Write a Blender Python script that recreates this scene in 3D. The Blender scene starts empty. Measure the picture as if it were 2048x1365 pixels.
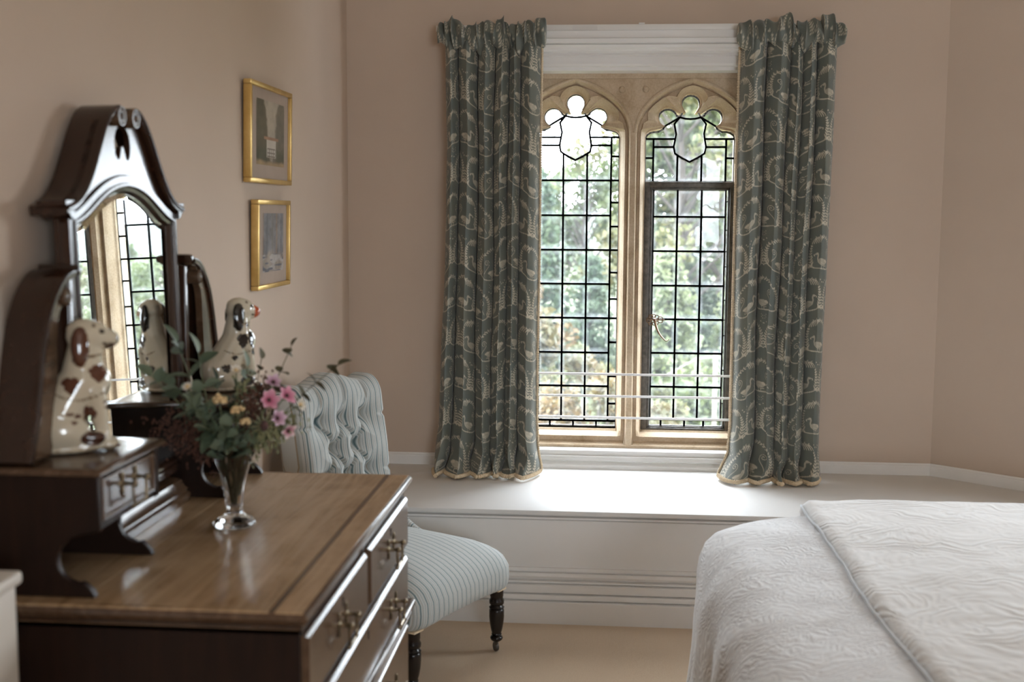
import bpy, bmesh, math, random
import numpy as np
from mathutils import Vector, Matrix, noise

random.seed(7)
rng = np.random.default_rng(7)
S = bpy.context.scene
COL = S.collection
R = math.radians

# ---------------------------------------------------------------- camera
CAM_H = 1.42
yaw, pitch, roll = 0.0807364, 0.1068223, 0.0058572
cy, sy, cp, sp = math.cos(yaw), math.sin(yaw), math.cos(pitch), math.sin(pitch)
fwd = Vector((-sy * cp, cy * cp, -sp)); rt = Vector((cy, sy, 0)); up = rt.cross(fwd)
r2 = rt * math.cos(roll) + up * math.sin(roll); u2 = up * math.cos(roll) - rt * math.sin(roll)
cam = bpy.data.objects.new('camera', bpy.data.cameras.new('camera')); COL.objects.link(cam)
cam.matrix_world = Matrix(((r2.x, u2.x, -fwd.x, 0), (r2.y, u2.y, -fwd.y, 0), (r2.z, u2.z, -fwd.z, CAM_H), (0, 0, 0, 1)))
cam.data.sensor_width = 36.0
cam.data.lens = 2365.2 * 36 / 2048
cam.data.clip_start = 0.02; cam.data.clip_end = 600
cam.data.dof.use_dof = True; cam.data.dof.focus_distance = 4.75; cam.data.dof.aperture_fstop = 3.2
S.camera = cam

# ---------------------------------------------------------------- sky (bright overcast) and exposure
W = bpy.data.worlds.new('overcast_sky'); S.world = W; W.use_nodes = True
bg = W.node_tree.nodes['Background']; bg.inputs[0].default_value = (0.91, 0.97, 1.06, 1); bg.inputs[1].default_value = 20.0
S.view_settings.view_transform = 'Standard'; S.view_settings.look = 'None'
S.view_settings.exposure = 0.33; S.view_settings.gamma = 1.0; S.view_settings.use_curve_mapping = False
cyc = S.cycles
cyc.use_denoising = True
cyc.max_bounces = 12; cyc.diffuse_bounces = 7; cyc.glossy_bounces = 6; cyc.transmission_bounces = 10; cyc.transparent_max_bounces = 24
cyc.caustics_reflective = False; cyc.caustics_refractive = False; cyc.sample_clamp_indirect = 8.0

def portal(name, loc, rot, sx, sz):
    l = bpy.data.lights.new(name, 'AREA'); l.shape = 'RECTANGLE'; l.size = sx; l.size_y = sz
    l.cycles.is_portal = True
    o = bpy.data.objects.new(name, l); COL.objects.link(o); o.location = loc; o.rotation_euler = rot
portal('window_daylight', (0.1, 5.06, 1.25), (R(-90), 0, 0), 1.0, 1.6)
portal('added_rear_window_daylight', (1.65, -2.76, 1.5), (R(90), 0, 0), 1.5, 1.0)  # portal of the added window behind the viewpoint, room fill
portal('added_side_window_daylight', (2.215, 4.05, 1.475), (R(90), 0, R(140.2)), .83, .95)  # portal of the added window in the splayed wall, room fill

# ---------------------------------------------------------------- materials
MATS = {}
def lin(c):
    return tuple(((x / 255 + 0.055) / 1.055) ** 2.4 if x / 255 > 0.04045 else x / 255 / 12.92 for x in c)
class N:
    def __init__(self, name):
        m = bpy.data.materials.new(name); m.use_nodes = True; MATS[name] = m
        self.m = m; self.t = m.node_tree; self.n = self.t.nodes; self.l = self.t.links
        self.n.clear(); self.out = self.n.new('ShaderNodeOutputMaterial')
    def node(self, typ, **kw):
        nd = self.n.new('ShaderNode' + typ)
        for k, v in kw.items():
            if k in nd.inputs: nd.inputs[k].default_value = v
            else: setattr(nd, k, v)
        return nd
    def link(self, a, b): self.l.new(a, b)
    def bsdf(self, color=(.5, .5, .5), rough=.5, **kw):
        b = self.node('BsdfPrincipled'); b.inputs['Base Color'].default_value = (*color, 1); b.inputs['Roughness'].default_value = rough
        for k, v in kw.items(): b.inputs[k].default_value = v
        self.link(b.outputs[0], self.out.inputs[0]); self.b = b; return b
    def coord(self, kind='Object', scale=(1, 1, 1), rot=(0, 0, 0)):
        tc = self.node('TexCoord'); mp = self.node('Mapping'); mp.inputs['Scale'].default_value = scale; mp.inputs['Rotation'].default_value = rot
        self.link(tc.outputs[kind], mp.inputs[0]); return mp.outputs[0]
    def noise(self, vec, scale=5, detail=4, rough=.55, dist=0):
        nd = self.node('TexNoise'); nd.inputs['Scale'].default_value = scale; nd.inputs['Detail'].default_value = detail
        nd.inputs['Roughness'].default_value = rough; nd.inputs['Distortion'].default_value = dist
        if vec is not None: self.link(vec, nd.inputs['Vector'])
        return nd.outputs[0]
    def ramp(self, fac, stops, interp='LINEAR'):
        r = self.node('ValToRGB'); r.color_ramp.interpolation = interp
        while len(r.color_ramp.elements) < len(stops): r.color_ramp.elements.new(.5)
        for e, (p, c) in zip(r.color_ramp.elements, stops): e.position = p; e.color = (*c, 1) if len(c) == 3 else c
        self.link(fac, r.inputs[0]); return r.outputs[0]
    def bump(self, h, strength=.3, dist=.01):
        b = self.node('Bump'); b.inputs['Strength'].default_value = strength; b.inputs['Distance'].default_value = dist
        self.link(h, b.inputs['Height']); self.link(b.outputs[0], self.b.inputs['Normal']); return b
    def col(self, sock): self.link(sock, self.b.inputs['Base Color'])
    def mixc(self, fac, a, b, mode='MIX'):
        m = self.node('Mix', data_type='RGBA', blend_type=mode)
        for s, v in ((m.inputs[0], fac), (m.inputs[6], a), (m.inputs[7], b)):
            if isinstance(v, (int, float)): s.default_value = v
            elif isinstance(v, tuple): s.default_value = (*v, 1)
            else: self.link(v, s)
        return m.outputs[2]

def m_plain(name, c1, c2, rough, scale=6, bump=0, bscale=60, bdist=.002, **kw):
    n = N(name); n.bsdf(c1, rough, **kw); v = n.coord()
    n.col(n.ramp(n.noise(v, scale), [(.3, c1), (.7, c2)]))
    if bump: n.bump(n.noise(v, bscale, 5), bump, bdist)
    return n
m_plain('wall_paint', (.545, .434, .345), (.575, .459, .366), .82, 2.2, .25, 120, .0008)
m_plain('ceiling_paint', (.78, .74, .68), (.8, .76, .7), .9, 3)
m_plain('white_gloss', (.74, .725, .705), (.77, .755, .735), .6, 4, .12, 35, .0006, **{'Specular IOR Level': .3})
m_plain('white_satin', (.78, .765, .74), (.82, .80, .775), .42, 5)
m_plain('bar_enamel', (.86, .86, .87), (.9, .9, .9), .22, 5)
m_plain('lead', (.20, .205, .205), (.28, .285, .28), .55, 40, .4, 200, .0008, Metallic=.35)
m_plain('iron', (.06, .054, .047), (.13, .115, .098), .45, 60, .5, 260, .001, Metallic=.5)
m_plain('bronze', (.17, .10, .06), (.30, .21, .14), .38, 50, .3, 200, .0006, Metallic=.85)
m_plain('brass_dark', (.16, .125, .075), (.30, .24, .16), .28, 40, .2, 150, .0005, Metallic=.95)
m_plain('black_wood', (.006, .0045, .004), (.014, .008, .006), .25, 30)
m_plain('gilt', (.62, .40, .13), (.78, .55, .22), .36, 18, .25, 90, .001, Metallic=.75)
m_plain('mount_card', (.40, .315, .255), (.43, .34, .28), .8, 20)
m_plain('trim_braid', (.60, .47, .31), (.74, .60, .42), .85, 90, .6, 300, .002)
m_plain('leather_dark', (.02, .016, .013), (.04, .03, .024), .5, 30)
m_plain('radiator_paint', (.62, .57, .50), (.66, .61, .54), .4, 5)
m_plain('stem_green', (.09, .12, .05), (.15, .17, .08), .6, 30)
m_plain('bark', (.018, .013, .010), (.04, .03, .022), .9, 12, .7, 30, .02)
m_plain('pale_post', (.12, .105, .085), (.15, .135, .11), .8, 8)

n = N('carpet'); n.bsdf((.45, .33, .22), .95, **{'Sheen Weight': .3}); v = n.coord()
n.col(n.ramp(n.noise(v, 420, 2), [(.25, (.53, .365, .22)), (.75, (.77, .58, .385))])); n.bump(n.noise(v, 520, 3), .8, .006)

def m_wood(name, dark, mid, light, rough, axis, coat=.0, gs=1.0):
    n = N(name); n.bsdf(mid, rough, **{'Coat Weight': coat, 'Coat Roughness': .12})
    sc = {'y': (26 * gs, 1.6 * gs, 26 * gs), 'z': (26 * gs, 26 * gs, 1.6 * gs), 'x': (1.6 * gs, 26 * gs, 26 * gs)}[axis]
    v = n.coord('Object', sc)
    g = n.noise(v, 1.0, 6, .65, 1.4)
    base = n.ramp(g, [(.22, dark), (.5, mid), (.78, light)])
    v2 = n.coord('Object', (1, 1, 1)); blot = n.noise(v2, 5.5, 5, .6, .6)
    c = n.mixc(n.ramp(blot, [(.38, (0, 0, 0)), (.68, (1, 1, 1))]), base, n.mixc(.55, base, light))
    n.col(c)
    rr = n.node('MapRange'); rr.inputs[3].default_value = rough * .8; rr.inputs[4].default_value = rough * 1.45
    n.link(blot, rr.inputs[0]); n.link(rr.outputs[0], n.b.inputs['Roughness'])
    n.bump(g, .12, .0012); return n
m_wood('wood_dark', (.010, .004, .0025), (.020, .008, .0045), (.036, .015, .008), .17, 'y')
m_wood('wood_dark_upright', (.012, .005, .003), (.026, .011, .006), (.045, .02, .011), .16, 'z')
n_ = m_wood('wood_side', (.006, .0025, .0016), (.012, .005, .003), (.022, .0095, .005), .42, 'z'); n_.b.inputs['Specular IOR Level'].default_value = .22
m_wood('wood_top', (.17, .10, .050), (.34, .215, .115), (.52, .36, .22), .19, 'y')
m_wood('wood_drawer', (.035, .018, .010), (.07, .038, .021), (.13, .08, .048), .17, 'y')
m_wood('wood_band', (.055, .028, .015), (.10, .055, .03), (.13, .075, .042), .17, 'y')

n = N('mirror_glass'); n.bsdf((.86, .88, .87), .012, Metallic=1.0)

# window glass: clear, with grime along the edges of every pane
n = N('pane_glass')
tr = n.node('BsdfTransparent'); tr.inputs[0].default_value = (.96, .975, .97, 1)
gl = n.node('BsdfGlossy'); gl.inputs['Roughness'].default_value = .03
fr = n.node('Fresnel'); fr.inputs[0].default_value = 1.45
vv = n.coord(); bn = n.node('Bump'); bn.inputs['Strength'].default_value = .25; bn.inputs['Distance'].default_value = .004
n.link(n.noise(vv, 9, 2), bn.inputs['Height']); n.link(bn.outputs[0], gl.inputs['Normal'])
ge = n.node('NewGeometry'); fo = n.node('Math', operation='SUBTRACT'); fo.inputs[0].default_value = 1; n.link(ge.outputs['Backfacing'], fo.inputs[1])
ff = n.node('Math', operation='MULTIPLY'); n.link(fr.outputs[0], ff.inputs[0]); n.link(fo.outputs[0], ff.inputs[1])      # reflect off the outer face only (thin sheet)
mx = n.node('MixShader'); n.link(ff.outputs[0], mx.inputs[0]); n.link(tr.outputs[0], mx.inputs[1]); n.link(gl.outputs[0], mx.inputs[2])
tl = n.node('BsdfTranslucent'); tl.inputs[0].default_value = (.82, .88, .92, 1)
tc = n.node('TexCoord'); sx = n.node('SeparateXYZ'); n.link(tc.outputs['Generated'], sx.inputs[0])
def edge(sock):
    a = n.node('Math', operation='SUBTRACT'); a.inputs[1].default_value = .5; n.link(sock, a.inputs[0])
    b = n.node('Math', operation='ABSOLUTE'); n.link(a.outputs[0], b.inputs[0]); return b.outputs[0]
mm = n.node('Math', operation='MAXIMUM'); n.link(edge(sx.outputs[0]), mm.inputs[0]); n.link(edge(sx.outputs[2]), mm.inputs[1])
er = n.node('MapRange'); er.inputs[1].default_value = .33; er.inputs[2].default_value = .5; er.inputs[3].default_value = .010; er.inputs[4].default_value = .055
n.link(mm.outputs[0], er.inputs[0])
gm = n.node('Math', operation='MULTIPLY'); n.link(er.outputs[0], gm.inputs[0])
gr = n.node('MapRange'); gr.inputs[1].default_value = .3; gr.inputs[2].default_value = .7; gr.inputs[3].default_value = .5; gr.inputs[4].default_value = 1.25
n.link(n.noise(vv, 26, 4), gr.inputs[0]); n.link(gr.outputs[0], gm.inputs[1])
m2 = n.node('MixShader'); n.link(gm.outputs[0], m2.inputs[0]); n.link(mx.outputs[0], m2.inputs[1]); n.link(tl.outputs[0], m2.inputs[2])
n.link(m2.outputs[0], n.out.inputs[0])

n = N('vase_glass'); n.bsdf((.97, .98, .98), .015, **{'Transmission Weight': 1.0, 'IOR': 1.47})
n = N('picture_glass')
tr = n.node('BsdfTransparent'); gl = n.node('BsdfGlossy'); gl.inputs['Roughness'].default_value = .04; fr = n.node('Fresnel'); fr.inputs[0].default_value = 1.18
ge = n.node('NewGeometry'); fo = n.node('Math', operation='SUBTRACT'); fo.inputs[0].default_value = 1; n.link(ge.outputs['Backfacing'], fo.inputs[1])
ff = n.node('Math', operation='MULTIPLY'); n.link(fr.outputs[0], ff.inputs[0]); n.link(fo.outputs[0], ff.inputs[1])      # reflect off the outer face only (thin sheet)
mx = n.node('MixShader'); n.link(ff.outputs[0], mx.inputs[0]); n.link(tr.outputs[0], mx.inputs[1]); n.link(gl.outputs[0], mx.inputs[2]); n.link(mx.outputs[0], n.out.inputs[0])

# limestone: warm tan, darker stains, pale specks
n = N('limestone'); n.bsdf((.5, .38, .24), .9); v = n.coord()
big = n.noise(v, 7, 6, .62, .5); fine = n.noise(v, 130, 3)
c = n.ramp(big, [(.28, (.38, .265, .155)), (.5, (.56, .43, .295)), (.75, (.65, .535, .405))])
c = n.mixc(.22, c, n.ramp(fine, [(.3, (.3, .22, .14)), (.7, (.7, .6, .47))]))
n.col(c); n.bump(n.noise(v, 90, 5), .5, .002)

def m_attr(name, attr, rough, bump=.0, bs=900, **kw):
    n = N(name); n.bsdf((.5, .5, .5), rough, **kw)
    a = n.node('Attribute'); a.attribute_name = attr; n.col(a.outputs['Color'])
    if bump: n.bump(n.noise(n.coord(), bs, 2), bump, .001)
    return n
m_attr('curtain_print', 'print', .78, .35, 700, **{'Sheen Weight': .25})
m_attr('glazed_pottery', 'glaze', .12, **{'Coat Weight': .6})
m_attr('painted_paper', 'paint', .75)
m_attr('petal', 'tint', .7)

# woven stripe, driven by the cloth's own cross coordinate
n = N('stripe_cloth'); n.bsdf((.5, .5, .5), .86, **{'Sheen Weight': .2})
a = n.node('Attribute'); a.attribute_name = 'stripe'
ma = n.node('Math', operation='MULTIPLY'); ma.inputs[1].default_value = 1 / .0235; n.link(a.outputs['Fac'], ma.inputs[0])
fr = n.node('Math', operation='FRACT'); n.link(ma.outputs[0], fr.inputs[0])
G = (.40, .425, .41); LT = (.53, .55, .535); TE = (.10, .155, .165); MI = (.24, .30, .305); WA = (.36, .30, .22)
n.col(n.ramp(fr.outputs[0], [(0, LT), (.16, G), (.30, WA), (.335, LT), (.46, MI), (.52, TE), (.60, MI), (.66, LT), (.80, WA), (.83, LT), (.93, TE), (.975, LT)], 'CONSTANT'))
n.bump(n.noise(n.coord(), 900, 2), .3, .001)

# white matelasse: raised scrolls
n = N('matelasse'); n.bsdf((.74, .735, .74), .85, **{'Sheen Weight': .3}); v = n.coord()
wn = n.node('TexNoise'); wn.inputs['Scale'].default_value = 5.0; wn.inputs['Detail'].default_value = 2; n.link(v, wn.inputs['Vector'])
vm = n.node('VectorMath', operation='MULTIPLY_ADD'); n.link(wn.outputs['Color'], vm.inputs[0]); vm.inputs[1].default_value = (.34, .34, .34); n.link(v, vm.inputs[2])
wv = n.node('TexWave', wave_type='RINGS'); wv.inputs['Scale'].default_value = 20; wv.inputs['Distortion'].default_value = 9; wv.inputs['Detail'].default_value = 3; wv.inputs['Detail Scale'].default_value = 1.6
n.link(vm.outputs[0], wv.inputs['Vector'])
vo = n.node('TexVoronoi', feature='SMOOTH_F1'); vo.inputs['Scale'].default_value = 46; n.link(vm.outputs[0], vo.inputs['Vector'])
msk = n.ramp(n.noise(v, 6.5, 2), [(.42, (0, 0, 0)), (.56, (1, 1, 1))])
h = n.mixc(msk, vo.outputs[0], wv.outputs[0])
n.col(n.mixc(.12, (.75, .745, .75), n.ramp(h, [(0, (.66, .64, .62)), (1, (.8, .795, .79))])))
n.bump(h, .34, .008)
n = N('coverlet'); n.bsdf((.72, .70, .68), .85, **{'Sheen Weight': .3}); v = n.coord()
wn = n.node('TexNoise'); wn.inputs['Scale'].default_value = 3.6; wn.inputs['Detail'].default_value = 2; n.link(v, wn.inputs['Vector'])
vm = n.node('VectorMath', operation='MULTIPLY_ADD'); n.link(wn.outputs['Color'], vm.inputs[0]); vm.inputs[1].default_value = (.5, .5, .5); n.link(v, vm.inputs[2])
wv = n.node('TexWave', wave_type='RINGS'); wv.inputs['Scale'].default_value = 9; wv.inputs['Distortion'].default_value = 11; wv.inputs['Detail'].default_value = 3
n.link(vm.outputs[0], wv.inputs['Vector'])
vo = n.node('TexVoronoi', feature='SMOOTH_F1'); vo.inputs['Scale'].default_value = 40; n.link(vm.outputs[0], vo.inputs['Vector'])
h = n.mixc(n.ramp(n.noise(v, 5, 2), [(.45, (0, 0, 0)), (.55, (1, 1, 1))]), vo.outputs[0], wv.outputs[0])
n.col(n.mixc(.25, (.73, .71, .69), n.ramp(h, [(0, (.60, .545, .49)), (1, (.78, .77, .76))]))); n.bump(h, .34, .008)
m_plain('edge_shadow_grey', (.60, .63, .66), (.66, .68, .70), .85, 30)  # blue-grey shadow tone for the line along the coverlet's edge

def m_leaf(name, c1, c2, c3, transl=.35, rough=.6):
    n = N(name); b = n.bsdf(c1, rough)
    oi = n.node('Attribute'); oi.attribute_name = 'leafvar'
    c = n.ramp(oi.outputs['Fac'], [(0, c1), (.5, c2), (1, c3)]); n.col(c)
    t = n.node('BsdfTranslucent'); n.link(c, t.inputs[0])
    m = n.node('MixShader'); m.inputs[0].default_value = transl; n.link(b.outputs[0], m.inputs[1]); n.link(t.outputs[0], m.inputs[2]); n.link(m.outputs[0], n.out.inputs[0])
m_leaf('tree_green', (0.0297, 0.0443, 0.0129), (0.0524, 0.0702, 0.0197), (0.0849, 0.0950, 0.0300))
m_leaf('tree_olive', (0.0392, 0.0457, 0.0133), (0.0683, 0.0676, 0.0193), (0.0999, 0.0825, 0.0288))
m_leaf('tree_autumn', (0.0409, 0.0376, 0.0098), (0.0780, 0.0494, 0.0132), (0.0992, 0.0573, 0.0190))
m_leaf('conifer_blue', (0.0250, 0.0448, 0.0243), (0.0447, 0.0678, 0.0332), (0.0687, 0.0901, 0.0444))
m_leaf('conifer_pale', (0.0530, 0.0689, 0.0311), (0.0843, 0.1000, 0.0435), (0.1160, 0.1258, 0.0578))
m_plain('lawn', (.032, .040, .010), (.044, .050, .015), .95, 3, .5, 40, .02)
m_plain('far_hills', (.022, .029, .023), (.030, .036, .028), 1.0, .05)
n = N('eucalyptus'); n.bsdf((.15, .19, .13), .6); v = n.coord('Object'); oi = n.node('ObjectInfo')
n.col(n.ramp(oi.outputs['Random'], [(0, (.075, .105, .062)), (.5, (.14, .18, .115)), (1, (.22, .26, .19))]))
m_plain('eucalyptus_dry', (.07, .065, .035), (.13, .115, .06), .7, 25)
m_plain('heather_brown', (.055, .022, .014), (.12, .05, .03), .9, 60)
m_plain('floret_cream', (.62, .42, .20), (.75, .58, .33), .8, 60)
m_plain('thistle_green', (.16, .17, .08), (.28, .27, .14), .7, 50)
m_plain('heart_dark', (.06, .03, .03), (.12, .06, .05), .9, 60)

# ---------------------------------------------------------------- mesh building
class MB:
    def __init__(self): self.v = []; self.f = []
    def add(self, vs, fs):
        o = len(self.v); self.v += [tuple(p) for p in vs]; self.f += [tuple(i + o for i in f) for f in fs]; return self
    def box(self, x0, x1, y0, y1, z0, z1):
        return self.add([(x0, y0, z0), (x1, y0, z0), (x1, y1, z0), (x0, y1, z0), (x0, y0, z1), (x1, y0, z1), (x1, y1, z1), (x0, y1, z1)],
                        [(3, 2, 1, 0), (4, 5, 6, 7), (0, 1, 5, 4), (1, 2, 6, 5), (2, 3, 7, 6), (3, 0, 4, 7)])
    def prism(self, loop, off):
        n = len(loop); off = Vector(off)
        vs = [Vector(p) for p in loop]; vs += [p + off for p in vs]
        return self.add(vs, [tuple(range(n))[::-1], tuple(range(n, 2 * n))] + [(i, (i + 1) % n, n + (i + 1) % n, n + i) for i in range(n)])
    def loft(self, loops, closed=True, cap0=False, cap1=False):
        n = len(loops[0]); vs = [p for l in loops for p in l]; fs = []
        m = n if closed else n - 1
        for k in range(len(loops) - 1):
            for i in range(m):
                j = (i + 1) % n; fs.append((k * n + i, k * n + j, (k + 1) * n + j, (k + 1) * n + i))
        if cap0: fs.append(tuple(range(n))[::-1])
        if cap1: fs.append(tuple(range((len(loops) - 1) * n, len(loops) * n)))
        return self.add(vs, fs)
    def tube(self, path, r, n=8, flat=1.0, cap=True):
        path = [Vector(p) for p in path]; L = len(path); loops = []
        rs = r if isinstance(r, (list, tuple)) else [r] * L
        prev = None
        for i, p in enumerate(path):
            t = (path[min(i + 1, L - 1)] - path[max(i - 1, 0)])
            t = t.normalized() if t.length > 1e-9 else Vector((0, 0, 1))
            if prev is None:
                a = Vector((0, 0, 1)) if abs(t.z) < .9 else Vector((1, 0, 0)); u = t.cross(a).normalized()
            else: u = (prev - t * prev.dot(t)).normalized()
            prev = u; w = t.cross(u)
            loops.append([p + (u * math.cos(2 * math.pi * k / n) + w * math.sin(2 * math.pi * k / n) * flat) * rs[i] for k in range(n)])
        return self.loft(loops, True, cap, cap)
    def lathe(self, prof, n=24, c=(0, 0, 0), M=None, cap=True):
        loops = []
        for r, z in prof:
            l = [Vector((r * math.cos(2 * math.pi * k / n), r * math.sin(2 * math.pi * k / n), z)) for k in range(n)]
            loops.append([(M @ p if M else p) + Vector(c) for p in l])
        return self.loft(loops, True, cap, cap)
    def grid(self, P, wrap=False):
        nr, nc = len(P), len(P[0]); vs = [p for row in P for p in row]; fs = []
        for i in range(nr - 1):
            for j in range(nc if wrap else nc - 1):
                k = (j + 1) % nc; fs.append((i * nc + j, i * nc + k, (i + 1) * nc + k, (i + 1) * nc + j))
        return self.add(vs, fs)
    def ell(self, c, r, nu=14, nv=9, M=None):
        loops = []
        for i in range(nv + 1):
            a = -math.pi / 2 + math.pi * i / nv; ca = max(math.cos(a), .02)
            l = [Vector((r[0] * ca * math.cos(2 * math.pi * k / nu), r[1] * ca * math.sin(2 * math.pi * k / nu), r[2] * math.sin(a))) for k in range(nu)]
            loops.append([(M @ p if M else p) + Vector(c) for p in l])
        return self.loft(loops, True, True, True)
    def build(self, name, mat, parent=None, world=True, smooth=False, bevel=0, seg=2, angle=40, weld=0):
        me = bpy.data.meshes.new(name); me.from_pydata(self.v, [], self.f)
        bm = bmesh.new(); bm.from_mesh(me)
        if weld: bmesh.ops.remove_doubles(bm, verts=bm.verts, dist=weld)
        bmesh.ops.recalc_face_normals(bm, faces=bm.faces)
        if bevel:
            es = [e for e in bm.edges if len(e.link_faces) == 2 and e.calc_face_angle(0) > R(30)]
            bmesh.ops.bevel(bm, geom=es, offset=bevel, segments=seg, affect='EDGES', profile=.5, clamp_overlap=True)
        bm.to_mesh(me); bm.free()
        return link(name, me, mat, parent, world, smooth or bevel > 0, angle)
WM = {}
def link(name, me, mat, parent=None, world=True, smooth=False, angle=40):
    if mat: me.materials.append(MATS[mat])
    if smooth:
        me.shade_smooth(); me.set_sharp_from_angle(angle=R(angle))
    o = bpy.data.objects.new(name, me); COL.objects.link(o)
    if parent is not None:
        o.parent = parent
        if world: o.matrix_parent_inverse = WM.get(parent, Matrix()).inverted()
        WM[o] = Matrix() if world else WM.get(parent, Matrix())
    return o
def tag(o, label, cat, group=None):
    o['label'] = label; o['category'] = cat
    if group: o['group'] = group
    return o
def thing(name, label, cat, loc=(0, 0, 0), rotz=0, group=None):
    o = bpy.data.objects.new(name, None); COL.objects.link(o); o.empty_display_size = .05
    o.location = loc; o.rotation_euler = (0, 0, rotz); WM[o] = Matrix.Translation(loc) @ Matrix.Rotation(rotz, 4, 'Z')
    return tag(o, label, cat, group)
def struct(o, label=None):
    o['kind'] = 'structure'
    if label: o['label'] = label
    return o
def sstep(a, b, x):
    t = min(1, max(0, (x - a) / (b - a))); return t * t * (3 - 2 * t)
def np_mesh(name, P, faces, mat, parent=None, attrs=None, smooth=True, world=True, angle=180):
    """dense mesh from numpy arrays; attrs: {name: (n,3) colours or (n,) floats}"""
    me = bpy.data.meshes.new(name); P = np.asarray(P, dtype=np.float32).reshape(-1, 3); faces = np.asarray(faces, dtype=np.int32)
    k = faces.shape[1]
    me.vertices.add(len(P)); me.vertices.foreach_set('co', P.ravel())
    me.loops.add(faces.size); me.loops.foreach_set('vertex_index', faces.ravel())
    me.polygons.add(len(faces)); me.polygons.foreach_set('loop_start', np.arange(0, faces.size, k, dtype=np.int32))
    me.update(calc_edges=True); me.validate()
    for nm, a in (attrs or {}).items():
        a = np.asarray(a, dtype=np.float32)
        if a.ndim == 2:
            ca = me.color_attributes.new(nm, 'FLOAT_COLOR', 'POINT'); ca.data.foreach_set('color', np.concatenate([a, np.ones((len(a), 1), np.float32)], 1).ravel())
        else:
            fa = me.attributes.new(nm, 'FLOAT', 'POINT'); fa.data.foreach_set('value', a)
    if smooth: me.shade_smooth()
    if mat: me.materials.append(MATS[mat])
    return link(name, me, None, parent, world, False)
def grid_faces(nr, nc, wrap=False):
    i = np.arange(nr - 1)[:, None]; j = np.arange(nc if wrap else nc - 1)[None, :]; k = (j + 1) % nc
    return np.stack([i * nc + j, i * nc + k, (i + 1) * nc + k, (i + 1) * nc + j], -1).reshape(-1, 4)

# ================================================================ ROOM SHELL
YW, XL, ZC = 4.73, -1.049, 2.75
sv = Vector((.283, -.236, 0)).normalized()                     # run of the splayed wall
s0 = Vector((1.284, YW, 0)); s1 = s0 + sv * ((2.6 - 1.284) / sv.x); sn = Vector((-sv.y, sv.x, 0))
struct(MB().box(-1.25, 2.8, -2.85, 5.05, -.1, 0).build('floor', 'carpet'), 'beige wool carpet')
struct(MB().box(-1.25, 2.8, -2.85, 5.05, ZC, ZC + .1).build('ceiling', 'ceiling_paint'))
struct(MB().box(XL - .15, XL, -2.7, 5.05, 0, ZC).build('wall_left', 'wall_paint'), 'plain taupe painted wall')
OX0, OX1, OZ0, OZ1 = -.46, .645, .40, 2.02                     # window opening
w = MB().box(XL, OX0, YW, 5.05, 0, ZC).box(OX1, 1.284, YW, 5.05, 0, ZC).box(OX0, OX1, YW, 5.05, OZ1, ZC).box(OX0, OX1, YW, 5.05, 0, OZ0)
struct(w.build('wall_far', 'wall_paint'), 'taupe painted wall around the stone window')
SL = (s1 - s0).length; SW0, SW1, SWZ0, SWZ1 = .72, 1.55, 1.0, 1.95    # opening added in the splayed wall for fill light, outside the view
def sp(u, n_, z): p = s0 + sv * u + sn * n_; return (p.x, p.y, z)
def sbox(mb, u0, u1, n0, n1, z0, z1):
    return mb.add([sp(u0, n0, z0), sp(u1, n0, z0), sp(u1, n1, z0), sp(u0, n1, z0), sp(u0, n0, z1), sp(u1, n0, z1), sp(u1, n1, z1), sp(u0, n1, z1)], [(3, 2, 1, 0), (4, 5, 6, 7), (0, 1, 5, 4), (1, 2, 6, 5), (2, 3, 7, 6), (3, 0, 4, 7)])
w = MB()
for u0, u1, z0, z1 in ((0, SW0, 0, ZC), (SW1, SL + .1, 0, ZC), (SW0, SW1, 0, SWZ0), (SW0, SW1, SWZ1, ZC)): sbox(w, u0, u1, 0, .15, z0, z1)
struct(w.build('wall_right', 'wall_paint'), 'taupe painted splayed wall')
struct(MB().box(2.6, 2.75, -2.7, s1.y, 0, ZC).build('wall_side', 'wall_paint'))
w = MB()
for a, b, c, d in ((XL - .15, .9, 0, ZC), (2.4, 2.75, 0, ZC), (.9, 2.4, 0, 1.0), (.9, 2.4, 2.0, ZC)): w.box(a, b, -2.85, -2.7, c, d)  # wall pieces around the opening added for fill light
struct(w.build('wall_near', 'wall_paint'))
# plain windows added outside the view for fill light: one behind the viewpoint, one in the splayed wall
w2 = bpy.data.objects.new('window_2_added', None); COL.objects.link(w2); w2.location = (1.65, -2.76, 1.0); struct(w2); WM[w2] = Matrix.Translation(w2.location)
f = MB()
for a in (.9, 1.63, 2.36): f.box(a, a + .04, -2.79, -2.74, 1.0, 2.0)
for a in (1.0, 1.48, 1.96): f.box(.9, 2.4, -2.785, -2.745, a, a + .04)
f.build('added_window_frame', 'white_satin', w2)
for a in (.94, 1.67):
    for c, d in ((1.04, 1.48), (1.52, 1.96)): MB().box(a, a + .69, -2.766, -2.762, c, d).build('pane', 'pane_glass', w2)
w3 = bpy.data.objects.new('window_3_added', None); COL.objects.link(w3); w3.location = sp((SW0 + SW1) / 2, .06, SWZ0); struct(w3); WM[w3] = Matrix.Translation(w3.location)
f = MB(); um = (SW0 + SW1) / 2; zm = (SWZ0 + SWZ1) / 2
for u in (SW0, um - .02, SW1 - .04): sbox(f, u, u + .04, .04, .09, SWZ0, SWZ1)
for z in (SWZ0, zm - .02, SWZ1 - .04): sbox(f, SW0, SW1, .045, .085, z, z + .04)
f.build('added_window_frame', 'white_satin', w3)
for a, b in ((SW0 + .04, um - .02), (um + .02, SW1 - .04)):
    for c, d in ((SWZ0 + .04, zm - .02), (zm + .02, SWZ1 - .04)): sbox(MB(), a, b, .062, .066, c, d).build('pane', 'pane_glass', w3)

def xprofile(prof, x0, x1):       # (y, z) outline run along x
    return MB().prism([(x0, y, z) for y, z in prof], (x1 - x0, 0, 0))

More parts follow.
